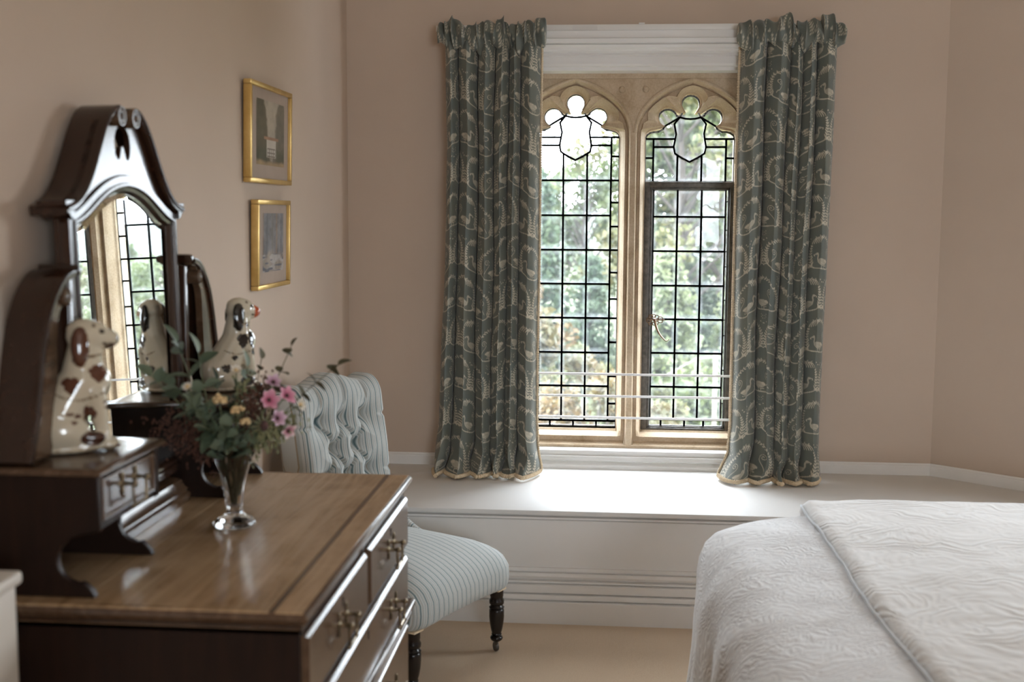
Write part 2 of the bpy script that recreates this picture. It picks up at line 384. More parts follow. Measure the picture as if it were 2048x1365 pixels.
# ---------------------------------------------------------------- built-in window seat
seat = thing('built_in_bench', 'white painted built-in bench with panelled front below the stone window', 'bench', (0.2, 4.4, 0))
xe = s0.x + (YW - 4.0) / .236 * .283
poly = [(XL, 4.003, .383), (xe - .01, 4.003, .383), (s0.x - .002, YW - .002, .383), (XL, YW - .002, .383)]
MB().prism(poly, (0, 0, .017)).build('seat_top', 'white_gloss', seat, bevel=.004)
XE = 2.05
xprofile([(4.03, .383), (4.03, .376), (4.012, .374), (4.012, .369), (4.03, .367), (4.03, .363), (4.022, .361), (4.022, .357), (4.034, .355), (4.06, .355), (4.06, .383)], XL, XE).build('seat_moulding', 'white_satin', seat, smooth=True, angle=30)
MB().box(XL, XE, 4.036, 4.06, .18, .362).build('front_panel', 'white_satin', seat)
xprofile([(4.036, 0.19), (4.028, 0.188), (4.026, 0.178), (4.034, 0.176), (4.034, 0.173), (4.022, 0.171), (4.02, 0.16), (4.024, 0.151), (4.032, 0.149), (4.032, 0.146), (4.016, 0.144), (4.014, 0.14), (4.024, 0.138), (4.024, 0.135), (4.008, 0.133), (4.006, 0.106), (4.018, 0.104), (4.018, 0.101), (4.002, 0.099), (4.0, 0.084), (4.012, 0.081), (4.012, 0.078), (3.992, 0.076), (3.99, 0.0), (4.06, 0), (4.06, 0.19)], XL, XE).build('skirting_board', 'white_satin', seat, smooth=True, angle=25)

sk = [(0, .40), (0, .447), (-.006, .447), (-.009, .441), (-.013, .439), (-.015, .434), (-.015, .40)]
struct(MB().prism([(XL, YW + y, z) for y, z in sk], (s0.x - XL + .004, 0, 0)).build('baseboard_far', 'white_satin'))
b = MB(); inn = Vector((sv.y, -sv.x, 0))
b.prism([s0 + inn * (-y) * 1 + Vector((0, 0, z)) for y, z in sk], sv * 1.15)
struct(b.build('baseboard_right', 'white_satin'))
sk0 = [(0, 0), (0, .16), (.008, .16), (.014, .15), (.018, .14), (.018, 0)]
struct(MB().prism([(XL + y, -2.6, z) for y, z in sk0], (0, 6.58, 0)).build('baseboard_left', 'white_satin'))

# timber head moulding and sill moulding of the window
struct(xprofile([(4.788, 1.976), (4.6838, 1.976), (4.6808, 1.988), (4.6663, 1.992), (4.662, 2.0), (4.662, 2.026), (4.6504, 2.03), (4.6533, 2.038), (4.6388, 2.044), (4.6359, 2.05), (4.6243, 2.056), (4.6185, 2.066), (4.6243, 2.069), (4.6112, 2.073), (4.6083, 2.088), (4.6185, 2.092), (4.6127, 2.118), (4.73, 2.118), (4.73, 2.0), (4.788, 2.0)], -.60, .78).build('trim_1', 'white_gloss', smooth=True, angle=28), 'white moulded timber window head')
struct(xprofile([(4.79, .470), (4.722, .470), (4.720, .452), (4.706, .449), (4.702, .441), (4.700, .434), (4.708, .430), (4.698, .423), (4.690, .416), (4.688, .40), (4.79, .40)], -.60, .76).build('trim_2', 'white_gloss', smooth=True, angle=28), 'white moulded timber window sill')

# ---------------------------------------------------------------- stone window
win = bpy.data.objects.new('window_1', None); COL.objects.link(win); win.location = (.09, 4.9, .44); WM[win] = Matrix.Translation(win.location)
struct(win, 'two-light gothic stone window with cusped heads and leaded glass')
def ray_exit(poly, c, a):
    dx, dz = math.cos(a), math.sin(a); best = 0
    for i in range(len(poly)):
        (x1, z1), (x2, z2) = poly[i], poly[(i + 1) % len(poly)]
        ex, ez = x2 - x1, z2 - z1; den = dx * ez - dz * ex
        if abs(den) < 1e-12: continue
        t = ((x1 - c[0]) * ez - (z1 - c[1]) * ex) / den; s = ((x1 - c[0]) * dz - (z1 - c[1]) * dx) / den
        if -1e-9 <= s <= 1 + 1e-9 and t > best: best = t
    return best
def circ(cx, cz, r, n=40): return [(cx + r * math.cos(2 * math.pi * k / n), cz + r * math.sin(2 * math.pi * k / n)) for k in range(n)]
def mirrored(half): return half + [(-x, z) for x, z in reversed(half)]
def bez(p0, p1, p2, p3, n=14):
    return [tuple((1 - t) ** 3 * a + 3 * (1 - t) ** 2 * t * b + 3 * (1 - t) * t * t * c + t ** 3 * d for a, b, c, d in zip(p0, p1, p2, p3)) for t in [k / n for k in range(n + 1)]]
CC = (0, 1.80)
zb_in = .528
outer = mirrored([(.222, .481)] + bez((.222, 1.745), (.216, 1.86), (.10, 1.925), (.0001, 1.952)))
outer_in = mirrored([(.212, .492)] + bez((.212, 1.745), (.206, 1.85), (.095, 1.912), (.0001, 1.938)))
mid = [mirrored([(.203, .502), (.203, 1.75), (.195, 1.785), (.17, 1.80), (.10, 1.80), (.06, 1.85)]), circ(0, 1.868, .066), circ(.0955, 1.815, .082), circ(-.0955, 1.815, .082)]
body = mirrored([(.181, zb_in), (.181, 1.7355), (.1745, 1.751), (.162, 1.760), (.147, 1.764), (.128, 1.7645), (.108, 1.777), (.062, 1.80), (.041, 1.834)])
inner = [body, circ(0, 1.8726, .0375), circ(.0916, 1.8167, .038), circ(-.0916, 1.8167, .038)]
inner_r = [mirrored([(.186, zb_in - .006), (.186, 1.7365), (.178, 1.757), (.163, 1.767), (.147, 1.771), (.130, 1.772), (.112, 1.782), (.06, 1.80), (.044, 1.838)]), circ(0, 1.8726, .0435), circ(.0916, 1.8167, .044), circ(-.0916, 1.8167, .044)]
stone = MB()
YS, YG = 4.79, 4.93
for x0, cell in ((-.1414, (OX0 + .1414, .0915 + .1414)), (.3245, (.0915 - .3245, OX1 - .3245))):
    rect = [(cell[0], OZ0), (cell[1], OZ0), (cell[1], OZ1), (cell[0], OZ1)]
    angs = {2 * math.pi * k / 300 for k in range(300)}
    for P in [rect, outer, outer_in, inner[0], inner_r[0], mid[0]]:
        for x, z in P: angs.add(math.atan2(z - CC[1], x - CC[0]) % (2 * math.pi))
    angs = sorted(angs)
    def loop(polys, y):
        L = []
        for a in angs:
            t = max(ray_exit(p, CC, a) for p in polys); L.append((x0 + CC[0] + t * math.cos(a), y, CC[1] + t * math.sin(a)))
        return L
    A, B = loop(mid, 0), loop(inner_r, 0)
    def blend(t, y): return [(a[0] + (b_[0] - a[0]) * t, y, a[2] + (b_[2] - a[2]) * t) for a, b_ in zip(A, B)]
    lim = loop([outer_in], 0)
    for i, a in enumerate(A):                                    # keep the lobes inside the arch
        c0 = Vector((x0, 0, CC[1])); ra = (Vector(a) - c0).length; rl = (Vector(lim[i]) - c0).length
        if ra > rl * .985: A[i] = tuple(c0 + (Vector(a) - c0) * (rl * .985 / ra))
    stone.loft([loop([rect], YS), loop([outer], YS), loop([outer], YS + .008), loop([outer_in], YS + .046), blend(0, YS + .046), blend(.04, YS + .034), blend(.25, YS + .044), blend(.6, YS + .066), blend(.9, YS + .094), blend(1, YS + .105), loop(inner, YS + .112), loop(inner, YG + .02), loop(inner, 5.0), loop([rect], 5.0)], True)
stone.box(OX0, OX1, YS - .012, YS + .004, 1.957, OZ1)             # flat band above the arches
for sx_ in (-1, 1): stone.ell((.0915 + sx_ * .047, YS - .003, 1.915), (.013, .011, .013), 12, 8)
for sx_ in (-1, 1): stone.ell((.0915 + sx_ * .52, YS - .003, 1.915), (.013, .011, .013), 12, 8)
for x0 in (-.1414, .3245):                                        # raised roll along each arch
    pts = [(x0 + x, YS + .001, z) for x, z in bez((.226, 1.745), (.22, 1.865), (.103, 1.932), (0, 1.958)) + bez((0, 1.958), (-.103, 1.932), (-.22, 1.865), (-.226, 1.745))]
    stone.tube(pts, .0075, 8)
stone.build('stone_surround', 'limestone', win, smooth=True, angle=35)

def pane(poly, parent, y=YG):
    MB().prism([(x, y - .0015, z) for x, z in poly], (0, .003, 0)).build('pane', 'pane_glass', parent)
def came(mb, poly, w=.0076, y=YG, d=.0055):
    for i in range(len(poly)):
        a = Vector((poly[i][0], y, poly[i][1])); b = Vector((poly[(i + 1) % len(poly)][0], y, poly[(i + 1) % len(poly)][1]))
        t = b - a
        if t.length < 1e-5: continue
        t.normalize(); nrm = Vector((-t.z, 0, t.x)) * w / 2; dy = Vector((0, d, 0)); a = a - t * w * .3; b = b + t * w * .3
        mb.add([a - nrm - dy, b - nrm - dy, b + nrm - dy, a + nrm - dy, a - nrm + dy, b - nrm + dy, b + nrm + dy, a + nrm + dy],
               [(3, 2, 1, 0), (4, 5, 6, 7), (0, 1, 5, 4), (1, 2, 6, 5), (2, 3, 7, 6), (3, 0, 4, 7)])
def rc(a, b, c, d): return [(a, c), (b, c), (b, d), (a, d)]
def arcpts(cx, cz, r, a0, a1, n=14): return [(cx + r * math.cos(R(a0 + (a1 - a0) * k / n)), cz + r * math.sin(R(a0 + (a1 - a0) * k / n))) for k in range(n + 1)]
def head_polys(x0, dz, zlow, xb, xs):
    """leaded pieces of a cusped head; xb = inner edge of the border strip, xs = half width"""
    sh = [(.0642, 1.796), (.0563, 1.757), (.0605, 1.73), (.0655, 1.705), (.060, 1.678), (.03, 1.657), (0, 1.6433)]
    shield = sh + [(-x, z) for x, z in reversed(sh[:-1])] + [(-.042, 1.8233), (-.021, 1.8183), (0, 1.8168), (.021, 1.8183), (.042, 1.8233)]
    top = [(-.042, 1.8233), (-.021, 1.8183), (0, 1.8168), (.021, 1.8183), (.042, 1.8233)] + arcpts(0, 1.8726, .0375, -40, 220)
    out = [shield, top]
    for s in (1, -1):
        m = lambda P: [(s * x, z) for x, z in P]
        out.append(m([(.044, 1.8225), (.1042, 1.7865)] + arcpts(.0916, 1.8167, .038, -65, 160)))
        out.append(m([(.0642, 1.796), (.0445, 1.822), (.1042, 1.7865), (.108, 1.777), (.128, 1.7645), (.147, 1.764), (.162, 1.760), (.1745, 1.751), (.181, 1.7365), (.0595, 1.7365), (.0563, 1.757)]))
        out.append(m([(.0595, 1.7365), (xb, 1.7365), (xb, 1.704), (.0655, 1.704)]))
        out.append(m([(.0655, 1.704), (xb, 1.704), (xb, zlow - dz), (.049, zlow - dz), (.049, 1.6705), (.060, 1.678)]))
        out.append(m(rc(xb, xs, 1.659, 1.7365))); out.append(m(rc(xb, xs, zlow - dz, 1.659)))
    out.append([(-.049, zlow - dz), (.049, zlow - dz), (.049, 1.6705), (0, 1.6433), (-.049, 1.6705)])
    return [[(x0 + x, z + dz) for x, z in P] for P in out]
# fixed light
P1 = head_polys(-.1414, 0, 1.5609, .1475, .181)
cols = [-.2868, -.1895, -.0915, .006]; rows = [1.5609, 1.4172, 1.2747, 1.1335, .9913, .8462, .7044, .5575]
for i in range(3):
    for k in range(7): P1.append(rc(cols[i], cols[i + 1], rows[k + 1], rows[k]))
cuts = [1.5609, 1.4702, 1.372, 1.2747, 1.1816, 1.0714, .9913, .8906, .7473, .6314, .5575]
for k in range(10):
    P1.append(rc(.006, .040, cuts[k + 1], cuts[k])); P1.append(rc(-.3225, -.2868, cuts[k + 1], cuts[k]))
bx = [-.3225, -.2365, -.1386, -.0418, .040]
for k in range(4): P1.append(rc(bx[k], bx[k + 1], .530, .5575))
lead = MB()
for P in P1: came(lead, P)
came(lead, rc(-.3225, .040, .528, .534), .01)
fl = lead.build('leaded_light', 'lead', win)
for P in P1: pane(P, fl)
# light above the casement
P2 = head_polys(.3245, -.0066, 1.5563, .147, .1805)
lead = MB()
for P in P2: came(lead, P)
hl = lead.build('leaded_light', 'lead', win)
for P in P2: pane(P, hl)
# iron casement
cs = MB()
X0, X1, Z0, Z1 = .1445, .5105, .5244, 1.5563
for a, b, c, d in ((X0, X0 + .022, Z0, Z1), (X1 - .02, X1, Z0, Z1), (X0 + .022, X1 - .02, Z1 - .024, Z1), (X0 + .022, X1 - .02, Z0, Z0 + .012)): cs.box(a, b, 4.905, 4.945, c, d)
for a, b, c, d in ((.1665, .1759, .536, 1.533), (.4847, .4905, .536, 1.533), (.1759, .4847, 1.5238, 1.533), (.1759, .4847, .536, .5414)): cs.box(a, b, 4.915, 4.94, c, d)
case = cs.build('casement', 'iron', win, bevel=.0015)
P3 = []
cols = [.182, .2799, .3777, .4745]; rows = [1.5238, 1.4137, 1.2723, 1.13, .9899, .849, .7069, .5689]
for i in range(3):
    for k in range(7): P3.append(rc(cols[i], cols[i + 1], rows[k + 1], rows[k]))
bx = [.1759, .228, .3257, .4045, .4847]
for k in range(4): P3.append(rc(bx[k], bx[k + 1], .5414, .5689))
cuts = [1.5238, 1.476, 1.36, 1.2723, 1.21, 1.0714, .9899, .925, .78, .64, .5689]
for k in range(10):
    P3.append(rc(.1759, .182, cuts[k + 1], cuts[k])); P3.append(rc(.4745, .4847, cuts[k + 1], cuts[k]))
lead = MB()
for i, P in enumerate(P3): came(lead, P, .0076 if i < 25 else .004)
lead.build('lead_came', 'lead', case)
for P in P3: pane(P, case)
hd = MB()
def ring(c, rx, rz, r=.0022, n=18): hd.tube([(c[0] + rx * math.cos(2 * math.pi * k / n), c[1], c[2] + rz * math.sin(2 * math.pi * k / n)) for k in range(n + 1)], r, 6)
for cx_, cz_, rx, rz in ((.178, 1.003, .008, .007), (.191, 1.006, .007, .006), (.203, 1.002, .008, .007), (.178, .975, .008, .007), (.191, .974, .006, .006), (.204, .978, .007, .006), (.217, .996, .010, .006), (.217, .984, .010, .006), (.170, .988, .009, .010)): ring((cx_, 4.898, cz_), rx, rz)
hd.tube([(.166, 4.898, .990), (.235, 4.898, .990)], .003, 6)
hd.tube([(.194, 4.905, .990), (.194, 4.868, .990)], [.008, .007], 10)
hd.tube(bez((.194, 4.868, .992), (.198, 4.862, .955), (.215, 4.862, .925), (.240, 4.866, .906)) + [(.247, 4.866, .907), (.2535, 4.866, .914)], [.0085, .0085, .0082, .008, .0078, .0074, .007, .0066, .0062, .0058, .0054, .005, .0046, .0042, .0038, .003, .0022], 8, .6)
hd.build('casement_handle', 'bronze', case, smooth=True, angle=50)

# ---------------------------------------------------------------- safety bars and curtain rail
for z, lb in ((.786, 'topmost'), (.6975, 'middle'), (.6105, 'lowest')):
    t = thing('window_bar', f'{lb} of the thin white horizontal bars across the window', 'bar', (.1, 4.70, z), 0, 'safety bars across the window')
    MB().box(-.40, .60, 4.6965, 4.7035, z - .0045, z + .0045).build('rod', 'bar_enamel', t, bevel=.0012)
    for x in (-.40, .60): MB().box(x - .008, x + .008, 4.69, 4.7299, z - .012, z + .012).build('end_bracket', 'bar_enamel', t)
t = thing('curtain_rail', 'white curtain rail fixed above the moulded window head', 'curtain rail', (.1, 4.66, 2.12))
MB().box(-.68, .87, 4.652, 4.668, 2.124, 2.147).build('track', 'white_satin', t, bevel=.002)
MB().box(-.15, -.055, 4.650, 4.652, 2.126, 2.146).build('joint_cover', 'white_gloss', t)
bk = MB().box(.108, .122, 4.664, 4.7299, 2.14, 2.152).box(.104, .126, 4.648, 4.67, 2.147, 2.152); bk.tube([(.115, 4.65, 2.113), (.115, 4.64, 2.113)], .005, 8); bk.build('bracket', 'white_satin', t)
for x in (-.6, .8): MB().box(x - .01, x + .01, 4.664, 4.7299, 2.128, 2.145).build('bracket', 'white_satin', t)

# ================================================================ CURTAINS
def make_print():
    """one repeat of the cloth: geese on a bough, fronds and scrolls; mirrored neighbours, 1 px = 0.75 mm"""
    px = .00075; tw, th = .150, .158
    nx, nz = int(tw / px), int(th / px)
    X, Z = np.meshgrid((np.arange(nx) + .5) * px, (np.arange(nz) + .5) * px)
    A = np.zeros((nz, nx)); Bk = np.zeros((nz, nx))
    def stroke(pts, w, arr=None, val=1.0):
        arr = A if arr is None else arr
        d = np.full(X.shape, 9.0)
        for (x1, z1), (x2, z2) in zip(pts[:-1], pts[1:]):
            ex, ez = x2 - x1, z2 - z1; L2 = ex * ex + ez * ez + 1e-12
            for ox in (-tw, 0, tw):
                t = np.clip(((X - x1 - ox) * ex + (Z - z1) * ez) / L2, 0, 1)
                d = np.minimum(d, np.hypot(X - x1 - ox - t * ex, Z - z1 - t * ez))
        arr[:] = np.maximum(arr, val * np.clip((w / 2 - d) / px + .5, 0, 1))
    def leaf(x, z, a, l, w, val=1.0, arr=None):
        arr = A if arr is None else arr
        cx, cz = x + math.cos(a) * l / 2, z + math.sin(a) * l / 2
        for ox in (-tw, 0, tw):
            u = (X - cx - ox) * math.cos(a) + (Z - cz) * math.sin(a); v_ = -(X - cx - ox) * math.sin(a) + (Z - cz) * math.cos(a)
            d = np.sqrt((u / (l / 2)) ** 2 + (v_ / (w / 2)) ** 2)
            arr[:] = np.maximum(arr, val * np.clip((1 - d) * w / 2 / px + .5, 0, 1))
    def sprig(pts, n, l0, l1, side=0, w=.0042):
        stroke(pts, .0016)
        for k in range(n):
            t = (k + .5) / n * (len(pts) - 1); i = min(int(t), len(pts) - 2); fr = t - i
            x = pts[i][0] + (pts[i + 1][0] - pts[i][0]) * fr; z = pts[i][1] + (pts[i + 1][1] - pts[i][1]) * fr
            a = math.atan2(pts[i + 1][1] - pts[i][1], pts[i + 1][0] - pts[i][0]); l = l0 + (l1 - l0) * k / max(1, n - 1)
            for s in ((-1, 1) if side == 0 else (side,)): leaf(x, z, a + s * R(52), l, w)
    stroke(bez((.006, .045), (.016, .018), (.045, .012), (.08, .013)) + bez((.08, .013), (.115, .014), (.138, .02), (.150, .036)), .0034)
    # goose
    leaf(.060, .0365, R(8), .046, .023, .62); leaf(.052, .040, R(14), .022, .010, .95)
    stroke(bez((.060, .0262), (.075, .022), (.098, .027), (.104, .043)), .0016)
    stroke(bez((.060, .0365), (.052, .048), (.062, .052), (.095, .046)), .0016)
    for q in range(3): stroke([(.066 + q * .008, .031 + q * .001), (.078 + q * .007, .034 + q * .002)], .0012)
    stroke(bez((.101, .042), (.111, .055), (.097, .062), (.106, .071)), .0058, None, .75)
    leaf(.102, .072, R(-18), .0125, .0085, .8); stroke([(.113, .070), (.122, .066)], .0026)
    for x in (.076, .086): stroke([(x, .027), (x - .002, .016)], .0016)
    # overhanging spray, side fronds, scroll and berries
    sprig(bez((.030, .104), (.052, .138), (.085, .142), (.118, .128)), 8, .011, .013, -1); sprig(bez((.030, .104), (.052, .138), (.085, .142), (.118, .128)), 6, .007, .008, 1, .003)
    for q in range(5): stroke(bez((.085 + q * .007, .134 - q * .0012), (.088 + q * .008, .124), (.094 + q * .008, .120), (.094 + q * .009, .113 - q * .001)), .003)
    sprig(bez((.022, .026), (.002, .048), (.006, .082), (.028, .108)), 9, .016, .008)
    sprig(bez((.128, .024), (.146, .05), (.140, .08), (.132, .104)), 8, .015, .007)
    sprig(bez((.126, .024), (.136, .030), (.144, .030), (.149, .022)), 3, .010, .008)
    sp = [(.046 + .0125 * (1 - k / 34) * math.cos(k * .31), .080 + .0125 * (1 - k / 34) * math.sin(k * .31)) for k in range(30)]
    stroke(sp + [], .0016); stroke(bez((.0585, .080), (.060, .064), (.040, .056), (.034, .038)), .0016)
    for x, z in ((.012, .124), (.0, .118), (.143, .120), (.136, .128), (.128, .058), (.118, .062)): leaf(x, z, .6, .005, .004)
    for k in range(4): leaf(.004 + (k % 2) * .006, .136 + k * .005, R(60), .004, .003, .8)
    return np.clip(A, 0, 1), tw, th
PRINT, PTW, PTH = make_print()
def sample_print(U, V):
    """U across, V up the cloth, metres"""
    row = np.floor(V / PTH).astype(int); fv = V / PTH - row
    uu = U / PTW + .5 * (row % 2); colm = np.floor(uu).astype(int); fu = uu - colm
    fu = np.where((colm + row) % 2 == 0, fu, 1 - fu)
    x = fu * PRINT.shape[1] - .5; z = fv * PRINT.shape[0] - .5
    x0 = np.floor(x).astype(int); z0 = np.floor(z).astype(int); ax, az = x - x0, z - z0
    g = lambda i, j: PRINT[np.clip(j, 0, PRINT.shape[0] - 1), np.clip(i, 0, PRINT.shape[1] - 1)]
    return g(x0, z0) * (1 - ax) * (1 - az) + g(x0 + 1, z0) * ax * (1 - az) + g(x0, z0 + 1) * (1 - ax) * az + g(x0 + 1, z0 + 1) * ax * az
def print_colour(m, U, V):
    wob = .5 + .5 * np.sin(U * 37 + np.sin(V * 23) * 2) * np.sin(V * 31 + np.sin(U * 19) * 2)
    base = np.array([.120, .130, .108])[None] * (1 + .14 * (wob[:, None] - .5)) + np.array([.012, .0, -.012])[None] * (wob[:, None] - .5)
    ink = np.array([.52, .465, .36])[None]
    return base * (1 - m[:, None]) + ink * m[:, None]

def ip(z, tab):                                                    # piecewise linear table lookup, smooth
    zs = [a for a, _ in tab]; vs = [b_ for _, b_ in tab]; return np.interp(z, zs[::-1], vs[::-1])
def curtain(label, ledge, redge, valleys, seed, trim_side):
    t = thing('curtain', label, 'curtain', ((ledge[-1][1] + redge[-1][1]) / 2, 4.5, .402), 0, 'window curtains')
    rg = np.random.default_rng(seed)
    nz, ns = 640, 400
    ztop, zbot = 2.075, .412
    zz = ztop + (zbot - ztop) * np.linspace(0, 1, nz); s = np.linspace(0, 1, ns)
    ph = np.interp(s, valleys, np.arange(len(valleys)))             # fold count along the width
    nf = len(valleys) - 1
    Zm, Sm = np.meshgrid(zz, s, indexing='ij'); PH = np.tile(ph, (nz, 1))
    dn = np.clip((ztop - Zm) / (ztop - zbot), 0, 1)
    PH = PH + (.10 * np.sin(Zm * 3.1 + seed) * np.sin(np.pi * Sm) + .05 * np.sin(Zm * 7.3 + PH * 1.7 + seed)) * np.sin(np.pi * Sm)
    foldamp = rg.uniform(.8, 1.15, nf + 2)
    famp = np.interp(np.clip(PH, 0, nf), np.arange(nf + 1) , np.convolve(foldamp, [.5, .5], 'valid')[:nf + 1])
    hem = np.clip((.62 - Zm) / (.62 - zbot), 0, 1) ** 1.6
    amp = (.034 + .010 * dn + .022 * hem) * famp
    fold = 1 - 2 * np.abs(np.sin(np.pi * PH)) ** .75                 # +1 narrow valley, -1 full ridge
    Y = 4.592 - .012 * dn - .075 * hem + amp * fold
    L = ip(Zm, ledge); Rr = ip(Zm, redge)
    wid = Rr - L
    X = L + wid * Sm - .30 * wid / nf * np.sin(4 * np.pi * PH) * (.35 + .25 * dn) * np.minimum(1, 6 * Sm) * np.minimum(1, 6 * (1 - Sm)) * .55
    # soft buckling just above the hem and fine drape noise
    Y = Y + hem * .014 * np.sin(Zm * 46 + PH * 5 + seed) + .0022 * np.sin(Zm * 21 + PH * 9 + seed)
    X = X + hem * .010 * np.sin(Zm * 33 + PH * 4.2 + seed * 2)
    Z = Zm - hem * (.018 * np.sin(PH * 2.3 + seed) - .004) * (1 - np.clip((Zm - zbot) / .02, 0, 1)) * 0
    seg = np.hypot(np.diff(X[300]), np.diff(Y[300])); U = np.concatenate([[0], np.cumsum(seg)]); U = np.tile(U, (nz, 1)) + seed * .37
    V = (Zm + .03 * np.sin(PH * 1.9 + seed * 3)) + .4
    m = sample_print(U.ravel(), V.ravel())
    colr = print_colour(m, U.ravel(), V.ravel())
    body = np_mesh('cloth', np.stack([X, Y, Z], -1), grid_faces(nz, ns), 'curtain_print', t, {'print': colr})
    sol = body.modifiers.new('thickness', 'SOLIDIFY'); sol.thickness = .0018; sol.offset = 1
    # gathered heading: a puffed, crumpled frill
    na, nb = 46, 520
    xa = ledge[0][1] - .022; xb = redge[0][1] + .022
    sA = np.linspace(0, 1, nb); aa = np.linspace(0, 2 * np.pi, na, endpoint=False)
    Sg, Ag = np.meshgrid(sA, aa, indexing='ij')
    k = ph.shape; PHh = np.interp(Sg, valleys, np.arange(nf + 1)) * 1.0
    puff = .5 + .5 * np.cos(2 * np.pi * PHh * 2 + 1.3 * np.sin(PHh * 3.1 + seed)); puff2 = np.sin(PHh * 17.3 + 2 * np.sin(Ag) + seed)
    flare = np.clip(np.abs(Sg - .5) * 2 - .78, 0, 1) / .22
    hgt = .050 + .009 * np.sin(PHh * 5.1 + seed) + .005 * puff2
    dep = .026 + .020 * puff + .005 * puff2
    zc = 2.098 + .010 * np.sin(PHh * 2.6 + seed * 2) + .006 * np.sin(PHh * 7.7)
    cz = np.sin(Ag); cyy = np.cos(Ag)
    pinch = 1 - .35 * np.clip(-cz, 0, 1)
    endt = np.sqrt(np.clip(1 - (np.clip(np.abs(Sg - .5) * 2 - .90, 0, 1) / .10) ** 2, 0.004, 1))
    Zh = zc + hgt * cz * endt; Yh = 4.592 - dep * cyy * pinch * endt - .010
    Yh = Yh - .006 * np.sin(Ag * 3 + PHh * 9) * endt
    Xh = xa + (xb - xa) * Sg - (xb - xa) / nf * .07 * np.sin(4 * np.pi * PHh) + .007 * np.sin(Ag + PHh * 4) * np.sin(np.pi * Sg)
    Uh = Sg * 1.1 + seed * .21; Vh = Ag / (2 * np.pi) * .19 + .07
    mh = sample_print(Uh.ravel(), Vh.ravel())
    np_mesh('heading', np.stack([Xh, Yh, Zh], -1), grid_faces(nb, na, True), 'curtain_print', t, {'print': print_colour(mh, Uh.ravel(), Vh.ravel())})
    # looped braid on the hem and on the leading edge
    def braid(path, rad):
        path = np.array(path); d = np.concatenate([[0], np.cumsum(np.linalg.norm(np.diff(path, axis=0), axis=1))]); n_ = int(d[-1] / .0032)
        q = np.linspace(0, d[-1], n_); pp = np.stack([np.interp(q, d, path[:, i]) for i in range(3)], 1)
        mb = MB(); mb.tube([tuple(p) for p in pp], [rad * (1.0 if i % 3 else .55) for i in range(n_)], 6); return mb
    hemp = np.stack([X[-1], Y[-1] - .002, Z[-1] + .004], -1)
    braid(hemp[::3], .0088).build('hem_braid', 'trim_braid', t, smooth=True, angle=80)
    j = -1 if trim_side > 0 else 0
    edge_ = np.stack([X[:, j] + trim_side * .004, Y[:, j], Z[:, j]], -1)
    braid(np.concatenate([[[edge_[0][0] + trim_side * .004, edge_[0][1] - .02, 2.12]], edge_[::6]]), .0062).build('edge_braid', 'trim_braid', t, smooth=True, angle=80)
    return t
curtain('sage green goose print curtain hanging beside the fixed leaded light',
        [(2.08, -.640), (1.67, -.632), (1.2, -.640), (.9, -.655), (.6, -.664), (.5, -.672), (.41, -.684)],
        [(2.08, -.268), (1.67, -.271), (1.2, -.272), (.9, -.276), (.6, -.276), (.5, -.266), (.41, -.262)],
        [0, .14, .357, .53, .675, .795, 1.0], 3, 1)
curtain('sage green goose print curtain hanging beside the iron casement',
        [(2.08, .490), (1.67, .486), (1.2, .487), (.9, .489), (.6, .489), (.5, .476), (.41, .447)],
        [(2.08, .846), (1.67, .842), (1.2, .835), (.9, .829), (.6, .826), (.5, .826), (.41, .815)],
        [0, .26, .495, .63, .786, 1.0], 5, -1)

# ================================================================ BED
bed = thing('bed', 'bed spread with white quilted covers beside the window bench', 'bed', (1.2, 2.2, 0))
BX0, BX1, BY0, BY1 = .245, 2.05, .9, 3.425
MB().box(BX0 + .06, BX1 - .05, BY0 + .05, BY1 - .08, .28, .535).build('mattress', 'white_satin', bed, bevel=.04, seg=3)
MB().box(BX0 + .07, BX1 - .06, BY0 + .06, BY1 - .09, .0, .275).build('base', 'leather_dark', bed, bevel=.01)
def fbm(x, y, z=0.0, o=4): return noise.fractal(Vector((x, y, z)), 1.0, 2.0, o)
# bedspread: rounded-shoulder sheet hanging to the floor on every side
NA, NV = 420, 120
cxm, cym = (BX0 + BX1) / 2, (BY0 + BY1) / 2; hx, hy = (BX1 - BX0) / 2, (BY1 - BY0) / 2
def bed_top(x):
    return .562 + .030 * sstep(.30, .60, x) - .006
rowsP = []
per = []
rc_ = .13
def corner_path(n):
    """rounded rectangle, unit inset 0, listed by arc length"""
    pts = []
    segs = [((BX0 + rc_, BY0), (BX1 - rc_, BY0)), ((BX1, BY0 + rc_), (BX1, BY1 - rc_)), ((BX1 - rc_, BY1), (BX0 + rc_, BY1)), ((BX0, BY1 - rc_), (BX0, BY0 + rc_))]
    cor = [((BX1 - rc_, BY0 + rc_), -90), ((BX1 - rc_, BY1 - rc_), 0), ((BX0 + rc_, BY1 - rc_), 90), ((BX0 + rc_, BY0 + rc_), 180)]
    for (a, b_), (c_, a0) in zip(segs, cor):
        m_ = int(40 * math.dist(a, b_)) + 2
        for k in range(m_): pts.append((a[0] + (b_[0] - a[0]) * k / m_, a[1] + (b_[1] - a[1]) * k / m_))
        for k in range(12): pts.append((c_[0] + rc_ * math.cos(R(a0 + 90 * k / 12)), c_[1] + rc_ * math.sin(R(a0 + 90 * k / 12))))
    return pts
cpath = corner_path(1)
loops = []
prof = [(-.004, .02), (.0, .06), (.004, .12), (.006, .2), (.008, .28), (.010, .36), (.013, .42), (.02, .465), (.034, .505), (.058, .534), (.09, .551), (.13, .562)]
def shrink(p, d):
    q = Vector((p[0] - cxm, p[1] - cym)); sx_ = (hx - d) / hx; sy_ = (hy - d) / hy; return Vector((cxm + q.x * sx_, cym + q.y * sy_))
